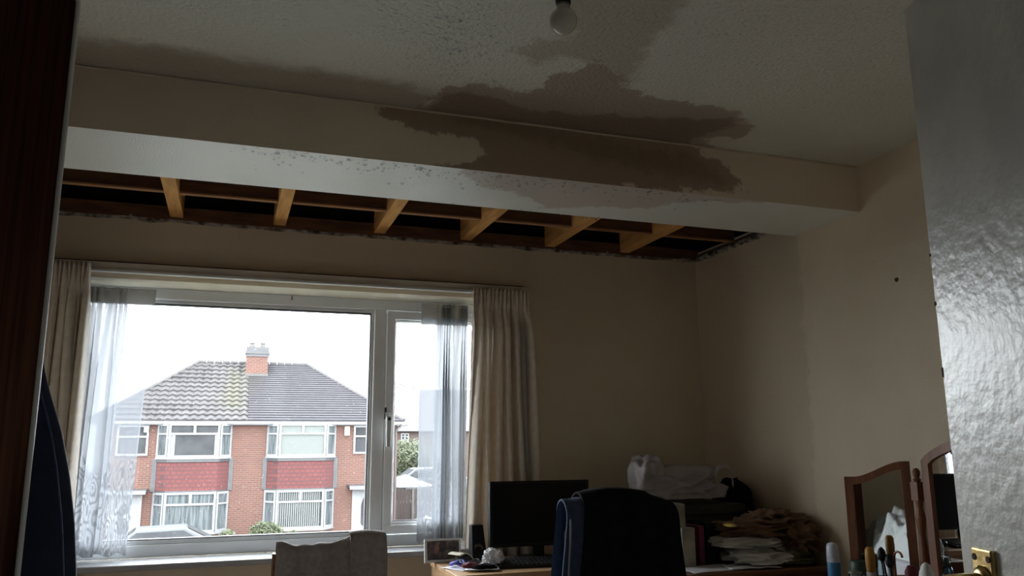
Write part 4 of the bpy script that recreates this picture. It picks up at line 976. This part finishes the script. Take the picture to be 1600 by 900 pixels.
ol, P = course_roof(ex0, MIDX-.30, 13, True, 'roofmoss', 'pantile_slope', 'L')
cxm = P[:, [0, 2]]
vattr(ol, 'moss', sdf(cxm, [(-.6, 4.9), (.75, 4.9), (.75, 2.2), (-.6, 2.3), (-1.0, 3.0)])-.55+.0)
orr, P = course_roof(MIDX-.30, ex1, 26, False, 'slate', 'slate_slope', 'R')
cxm = P[:, [0, 2]]
vattr(orr, 'moss', sdf(cxm, [(.4, 4.3), (1.25, 4.3), (1.1, 3.7), (.8, 3.1), (.4, 3.3)])-.15)
vattr(orr, 'pale', sdf(cxm, [(1.3, 4.9), (2.0, 4.9), (2.1, 2.2), (1.0, 2.2), (1.1, 3.2)])-.1)
b = MB(); b.add([(ex0, ey0, EZ), (ex0, ey1, EZ), (RX0, RY, RZ)], [(0, 1, 2)]); b.add([(ex1, ey0, EZ), (ex1, ey1, EZ), (RX1, RY, RZ)], [(0, 2, 1)])
b.add([(ex0, ey1, EZ), (ex1, ey1, EZ), (RX1, RY, RZ), (RX0, RY, RZ)], [(0, 1, 2, 3)]); b.add([(ex0, ey0, EZ), (ex1, ey0, EZ), (ex1, ey1, EZ), (ex0, ey1, EZ)], [(0, 1, 2, 3)])
b.build('roof_sides', 'rooftile', hs)
def ridge(p0, p1, r, n):
    g = MB(); p0 = Vector(p0); p1 = Vector(p1)
    for k in range(n):
        a = p0.lerp(p1, k/n); c = p0.lerp(p1, (k+.96)/n); g.tube([a, c], [r*1.08, r*.92], 8)
    return g
ridge((RX0, RY, RZ+.02), (RX1, RY, RZ+.02), .10, 14).build('ridge_tiles', 'rooftile', hs)
ridge((RX0, RY, RZ+.02), (ex0, ey0, EZ+.05), .085, 18).build('hip_tiles', 'rooftile', hs)
ridge((RX1, RY, RZ+.02), (ex1, ey0, EZ+.05), .085, 18).build('hip_tiles', 'rooftile', hs)
b = MB(); b.box(ex0, MIDX-.05, ey0-.10, ey0+.01, EZ-.10, EZ-.01); b.box(ex0+.1, ex1-.1, ey0, HY, EZ-.14, EZ-.08); b.build('gutter', 'gutter', hs)
b = MB(); b.box(MIDX-.05, ex1, ey0-.10, ey0+.01, EZ-.10, EZ-.01); b.build('gutter', 'gutter', hs)
# chimney
CX0_, CX1_ = .35, 1.29
ck = MB().box(CX0_+.02, CX1_-.02, 36.0, 36.9, 3.9, 5.06).build('chimney_stack', 'brick', hs)
b = MB(); b.box(CX0_+.0, CX1_+.0, 35.97, 36.93, 5.02, 5.14); b.box(CX0_-.04, CX1_+.05, 35.93, 36.97, 5.14, 5.26); b.box(CX0_-.0, CX1_+.0, 35.96, 36.93, 5.26, 5.44); b.build('chimney_cap', 'lead', ck, label='grey weathered chimney head')
for x in (CX0_+.24, CX1_-.26):
    MB().lathe([(.13, 5.43), (.12, 5.50), (.10, 5.60), (.12, 5.62), (.12, 5.66), (.08, 5.66)], (x, 36.4, 0), 16).build('chimney_pot', 'pot', ck)
b = MB(); b.box(CX0_-.0, CX1_+.0, 35.95, 36.05, 4.12, 4.30); b.build('chimney_flashing', 'pot', ck, label='pale lead flashing')
def aerial(x, h, side):
    g = MB(); g.tube([(x, 36.4, 5.2), (x, 36.4, h)], .008, 6); g.tube([(x-.18, 36.4, h-.05), (x+.22, 36.4, h-.02)], .006, 5)
    for k in range(6): g.tube([(x-.16+.06*k, 36.4, h-.16), (x-.16+.06*k, 36.4, h+.07)], .0045, 4)
    g.build('television_aerial', 'lead', hs)
aerial(CX0_-.02, 6.0, 0); aerial(CX1_+.04, 6.0, 1)
# bays
def house_window(x0, x1, z0, z1, y, parent, cols, trans, gm, depth=.06, name='window_light', topgm=None):
    """white frame with panes; cols = inner vertical bar positions for the top lights"""
    g = MB(); t = .075
    g.box(x0, x1, y-depth, y+.03, z0, z0+t); g.box(x0, x1, y-depth, y+.03, z1-t, z1); g.box(x0, x0+t, y-depth, y+.03, z0+t, z1-t); g.box(x1-t, x1, y-depth, y+.03, z0+t, z1-t)
    if trans: g.box(x0+t, x1-t, y-depth, y+.03, trans-.035, trans+.035)
    for c in cols: g.box(c-.045, c+.045, y-depth, y+.03, (trans+.035) if trans else z0+t, z1-t)
    f = g.build(name, 'gutter', parent)
    MB().box(x0+t*.5, x1-t*.5, y-.015, y+.005, z0+t*.5, z1-t*.5).build('pane', gm, f)
    return f
def splay(xw, yw, xf, yf, z0, z1, trans, parent, gm):
    """angled side light of a bay"""
    d = Vector((xf-xw, yf-yw, 0)); L = d.length; u = d.normalized(); v = Vector((0, 0, 1)).cross(u)
    if v.y > 0: v = -v
    mx = Matrix(((u.x, -v.x, 0, xw), (u.y, -v.y, 0, yw), (0, 0, 1, 0), (0, 0, 0, 1)))
    g = MB(mx); t = .085
    g.box(0, L, -.05, .02, z0, z0+t); g.box(0, L, -.05, .02, z1-t, z1); g.box(0, t, -.05, .02, z0+t, z1-t); g.box(L-t, L, -.05, .02, z0+t, z1-t); g.box(t, L-t, -.05, .02, trans-.03, trans+.03)
    f = g.build('window_light', 'gutter', parent); MB(mx).box(t*.5, L-t*.5, -.01, .008, z0+t*.5, z1-t*.5).build('pane', gm, f)
def bay(x0, x1, gu, gl, side):
    pr = .5; sx = .40
    zu0, zu1, zl0, zl1, ztop, = .86, 2.10, -1.83, -.40, EZ-.08
    root = hs
    poly = lambda e=0: [(x0-e, HY), (x0+sx-e*.4, HY-pr-e), (x1-sx+e*.4, HY-pr-e), (x1+e, HY)]
    MB().prism(poly(.05), 'Z', 2.08, EZ-.06).build('bay_head', 'gutter', root)
    MB().prism(poly(-.04), 'Z', GZ, zl0).build('bay_base', 'brick', root)
    hung = MB().prism(poly(-.01), 'Z', zl1+.04, zu0-.06); hung.build('tile_hanging', 'tilehung', root, label='red painted hanging tiles')
    b = MB(); b.prism(poly(.03), 'Z', zu0-.17, zu0-.06); b.prism(poly(.01), 'Z', zl1, zl1+.06); b.box(x0-.14, x0+.02, HY-.03, HY+.01, zl1+.02, zu0-.06); b.box(x1-.02, x1+.14, HY-.03, HY+.01, zl1+.02, zu0-.06)
    b.build('flashing', 'lead', root, label='grey lead flashing around the tiles')
    MB().prism(poly(.06), 'Z', zu0-.06, zu0).build('bay_sill', 'gutter', root); MB().prism(poly(.06), 'Z', zl0-.08, zl0).build('bay_sill', 'gutter', root)
    for z0, z1, tr, gm in ((zu0, zu1, zu0+.86, gu), (zl0, zl1, zl0+1.0, gl)):
        house_window(x0+sx, x1-sx, z0, z1, HY-pr, root, [(x0+x1)/2], tr, gm)
        splay(x0, HY-.01, x0+sx, HY-pr, z0, z1, tr, root, 'netglass'); splay(x1, HY-.01, x1-sx, HY-pr, z0, z1, tr, root, 'netglass')
        # room interior behind the lights is closed off by the brick wall
bay(-2.62, -.05, 'darkglass', 'netglass', 'L'); bay(1.30, 3.87, 'blindglass', 'darkglass', 'R')
b = MB()
for x in (-2.17, -.62): b.box(x, x+.18, HY-.53, HY-.52, .93, 1.68)
b.build('drawn_curtain', 'slat', hs, label='cream curtains drawn aside')
b = MB()
for k in range(20): b.box(1.79+k*.078, 1.79+k*.078+.036, HY-.53, HY-.52, -1.76, -.88); b.box(1.79+k*.078, 1.79+k*.078+.030, HY-.53, HY-.52, -.78, -.47)
b.build('vertical_blind', 'slat', hs, label='pale vertical blind')
house_window(4.60, 5.68, .93, 2.05, HY, hs, [], 1.62, 'darkglass'); house_window(-4.02, -2.94, .93, 2.05, HY, hs, [], 1.62, 'darkglass')
for x0 in (4.62, -4.12):
    fr = MB(); fr.box(x0, x0+1.12, HY-.04, HY+.02, GZ+.1, -.42)
    d = fr.build('porch_door', 'gutter', hs)
    w = MB(); w.prism([(x0+.36+.36*u, z) for u, z in [(0, -1.75), (.15, -1.85), (.85, -1.85), (1, -1.75), (1, -1.05), (.8, -.82), (.5, -.75), (.2, -.82), (0, -1.05)]], 'Y', HY-.06, HY-.035); w.build('door_glass', 'darkglass', d)
    c = MB(); c.box(x0-.22, x0+1.3, HY-.75, HY, -.36, -.26); c.box(x0-.14, x0+1.22, HY-.70, HY, -.44, -.36); c.build('porch_canopy', 'lead', hs)
    c = MB(); c.box(x0-.20, x0+1.28, HY-.76, HY-.72, -.42, -.30); c.build('canopy_fascia', 'gutter', hs)
MB().box(4.24, 4.42, HY-.12, HY, 1.66, 2.0).build('alarm_box', 'creamplastic', hs)
MB().box(-3.12, -2.96, HY-.12, HY, 1.78, 2.0).build('alarm_box', 'canopy', hs)
MB().tube([(6.5, HY-.2, EZ-.1), (6.30, HY-.06, 1.9), (6.30, HY-.06, GZ)], .035, 8).build('downpipe', 'blackgutter', hs)
b = MB(); b.lathe([(.12, -.03), (.14, 0), (.12, .03)], (-3.45, HY-.05, -1.25), 14, 'Y'); b.build('wall_light', 'canopy', hs)
MB().tube([(6.9, HY+.6, EZ-.1), (6.62, HY+.3, EZ-.15), (6.35, HY-.05, EZ-.4)], .03, 6).build('bracket', 'blackgutter', hs)

# far house behind
h2 = empty('house', (14, 60, GZ), 'brown-roofed brick house far behind, seen through the opening sash', 'house')
MB().box(11.0, 24, 60, 68, GZ, 2.25).build('brick_wall', 'brick2', h2)
b = MB(); b.prism([(59.6, 2.2), (64, 5.6), (68.4, 2.2)], 'X', 10.6, 24.4); b.build('roof', 'slate2' if 'slate2' in M else 'rooftile', h2)
f = house_window(11.86, 12.46, 1.08, 2.05, 60, h2, [12.16], None, 'darkglass'); b = MB(); [b.box(11.88, 12.44, 59.93, 59.96, z, z+.05) for z in (1.3, 1.55, 1.8)]; b.build('glazing_bars', 'gutter', h2)
h3 = empty('house', (-11.5, 34, GZ), 'red brick neighbouring house at the far left, veiled by the net curtain', 'house')
MB().box(-16, -7.2, 33.4, 41, GZ, 2.25).build('brick_wall', 'brick', h3)
b = MB(); b.add([(-16.3, 33.1, 2.2), (-6.9, 33.1, 2.2), (-6.9, 41.3, 2.2), (-16.3, 41.3, 2.2), (-13, 37.2, 4.7), (-10.5, 37.2, 4.7)], [(0,1,5,4),(1,2,5),(2,3,4,5),(3,0,4),(0,3,2,1)]); b.build('roof', 'rooftile', h3)

# trees and bushes
def crown(seed, c, size, n, leaf, hollow=.35):
    rn = random.Random(seed); g = MB()
    for i in range(n):
        while True:
            d = Vector((rn.uniform(-1, 1), rn.uniform(-1, 1), rn.uniform(-1, 1)))
            if hollow < d.length < 1: break
        d *= 1+.25*noise.noise(d*2.5+Vector((seed, 0, 0)))
        p = Vector((c[0]+d.x*size[0], c[1]+d.y*size[1], c[2]+d.z*size[2]))
        a = Vector((rn.uniform(-1, 1), rn.uniform(-1, 1), rn.uniform(-1, 1))).normalized(); q = a.orthogonal().normalized()
        l = leaf*rn.uniform(.6, 1.4)
        g.add([p-a*l, p+q*l*.45, p+a*l, p-q*l*.45], [(0, 1, 2, 3)])
    return g
def tree(name, c, size, gz, n, leaf, m, label, cat='tree', group=None):
    root = empty(name, (c[0], c[1], gz), label, cat, group)
    crown(int(c[0]*10), c, size, n, leaf).build('foliage', m, root, kind='stuff')
    g = MB(); g.tube([(c[0], c[1], gz), (c[0]+.1, c[1], c[2]-size[2]*.4), (c[0], c[1], c[2]+size[2]*.5)], [size[0]*.09, size[0]*.06, size[0]*.02], 8)
    rn = random.Random(3)
    for k in range(16):
        a = rn.uniform(0, 2*PI); z = c[2]-size[2]*.5+size[2]*k/16
        g.tube([(c[0], c[1], z), (c[0]+math.cos(a)*size[0]*.45, c[1]+math.sin(a)*size[1]*.45, z+size[2]*.3), (c[0]+math.cos(a)*size[0]*.8, c[1]+math.sin(a)*size[1]*.8, z+size[2]*.45)], [size[0]*.03, size[0]*.018, size[0]*.006], 5)
    g.build('trunk', 'bark', root)
    return root
p = at(640, 630, Y=78)
tree('garden_tree', (p.x, 78, p.z), (2.4, 2.0, 2.3), GZ, 2600, .10, 'leafpale', 'pale sparse tree rising behind the far house roof')
p = at(690, 660, Y=82)
tree('garden_tree', (p.x, 82, p.z-1), (4.0, 2.5, 2.2), GZ, 2500, .12, 'leafpale', 'pale tree behind the right net curtain')
p = at(632, 716, Y=50)
tree('garden_bush', (p.x+.2, 50, p.z), (1.7, 1.2, 1.15), GZ, 2400, .13, 'leaf', 'leafy green bush below the far house window', 'bush')
for i, (px, py, rx, rz_, n) in enumerate([(415, 832, .62, .42, 2600), (356, 839, .32, .26, 900), (456, 839, .32, .26, 900)]):
    p = at(px, py, Y=31.0)
    tree('garden_bush', (p.x, 31.0, p.z-.12), (rx, .5, rz_+.1), GZ, n, .06, 'leaf', ['large yellow-green bush in front of the facing house', 'small yellow-green bush left of the large bush by the house', 'small yellow-green bush right of the large bush, below the blind window'][i], 'bush', 'front garden bushes')
# fence, canopy, cars
fc = empty('garden_fence', (8.5, 36.2, GZ), 'brown boarded garden fence beside the facing house', 'fence')
b = MB()
for k in range(26): b.box(6.75+k*.15, 6.75+k*.15+.135, 36.2, 36.23, GZ, -.68+.02*(k % 2))
b.build('boards', 'fencewood', fc)
for k in range(3):
    x = 7.75+k*1.3; MB().box(x-.05, x+.05, 36.14, 36.2, GZ, -.62).build('post', 'pot', fc)
gc = empty('garden_parasol', (7.75, 38.0, GZ), 'white garden canopy behind the brown fence', 'parasol')
g = MB(); n = 8
g.add([(7.75+1.35*math.cos(2*PI*k/n+.39), 38+1.35*math.sin(2*PI*k/n+.39), -.62) for k in range(n)]+[(7.75, 38, -.10)], [(k, (k+1) % n, n) for k in range(n)]); g.build('canopy', 'canopy', gc, solid=.02)
MB().tube([(7.75, 38, GZ), (7.75, 38, -.1)], .025, 8).build('pole', 'pot', gc)
def car(x, y, z, rz, m, label, s=1):
    root = empty('parked_car', (x, y, z), label, 'car', None); mx = Matrix.Translation((x, y, z)) @ Matrix.Rotation(rz, 4, 'Z') @ Matrix.Scale(s, 4)
    prof = [(-2.05, .35), (-2.1, .65), (-2.0, .86), (-1.15, .98), (-.55, 1.40), (.85, 1.44), (1.65, 1.02), (2.0, .95), (2.08, .6), (2.05, .35)]
    def ring(w, sc): return [(a, w*(1-.16*max(0, h-.95)/.5), h) for a, h in prof]
    g = MB(mx); n = len(prof); ws = [-.82, -.78, .78, .82]
    vs = []
    for w in (-.84, .84): vs += ring(w, 1)
    fs = [tuple(range(n))[::-1], tuple(range(n, 2*n))]+[(i, (i+1) % n, n+(i+1) % n, n+i) for i in range(n)]
    g.add(vs, fs); body = g.build('body', m, root, bevel=.06*s)
    for (a0, h0, a1, h1) in [(-1.08, 1.02, -.60, 1.37), (1.58, 1.06, .92, 1.41)]:
        g = MB(mx); k = .012 if a0 > 0 else -.012
        g.add([(a0+k, -.66, h0+.012), (a0+k, .66, h0+.012), (a1+k, .60, h1+.012), (a1+k, -.60, h1+.012)], [(0, 1, 2, 3)]); g.build('windscreen', 'darkglass', root, solid=.01)
    for sd in (-1, 1):
        g = MB(mx); g.add([(-.95, sd*.845, 1.0), (1.35, sd*.845, 1.03), (.80, sd*.765, 1.36), (-.52, sd*.765, 1.33)], [(0, 1, 2, 3)]); g.build('side_window', 'darkglass', root, solid=.02)
        for a in (-1.3, 1.3):
            g = MB(mx); g.lathe([(.31, -.10), (.33, -.08), (.33, .08), (.31, .10)], (a, sd*.76, .33), 18, 'Y'); g.build('wheel', 'tyre', root)
    return root
p = at(243, 830, Y=28); car(p.x, 28.2, GZ, .05, 'carsilver', 'silver car roof just above the window frame at the left')
p = at(205, 838, Y=29)
p = at(628, 806, Y=31); car(p.x+2.6, 32.6, GZ, .1, 'carblue', 'pale blue car below the brown fence')
p = at(640, 740, Y=44); car(p.x+.8, 44, GZ+1.0, .0, 'carsilver', 'grey vehicle roof behind the white garden canopy', 1.15)
MB().box(8, 16, 41, 47, GZ, GZ+1.0).build('ground_bank', 'grass', **st)
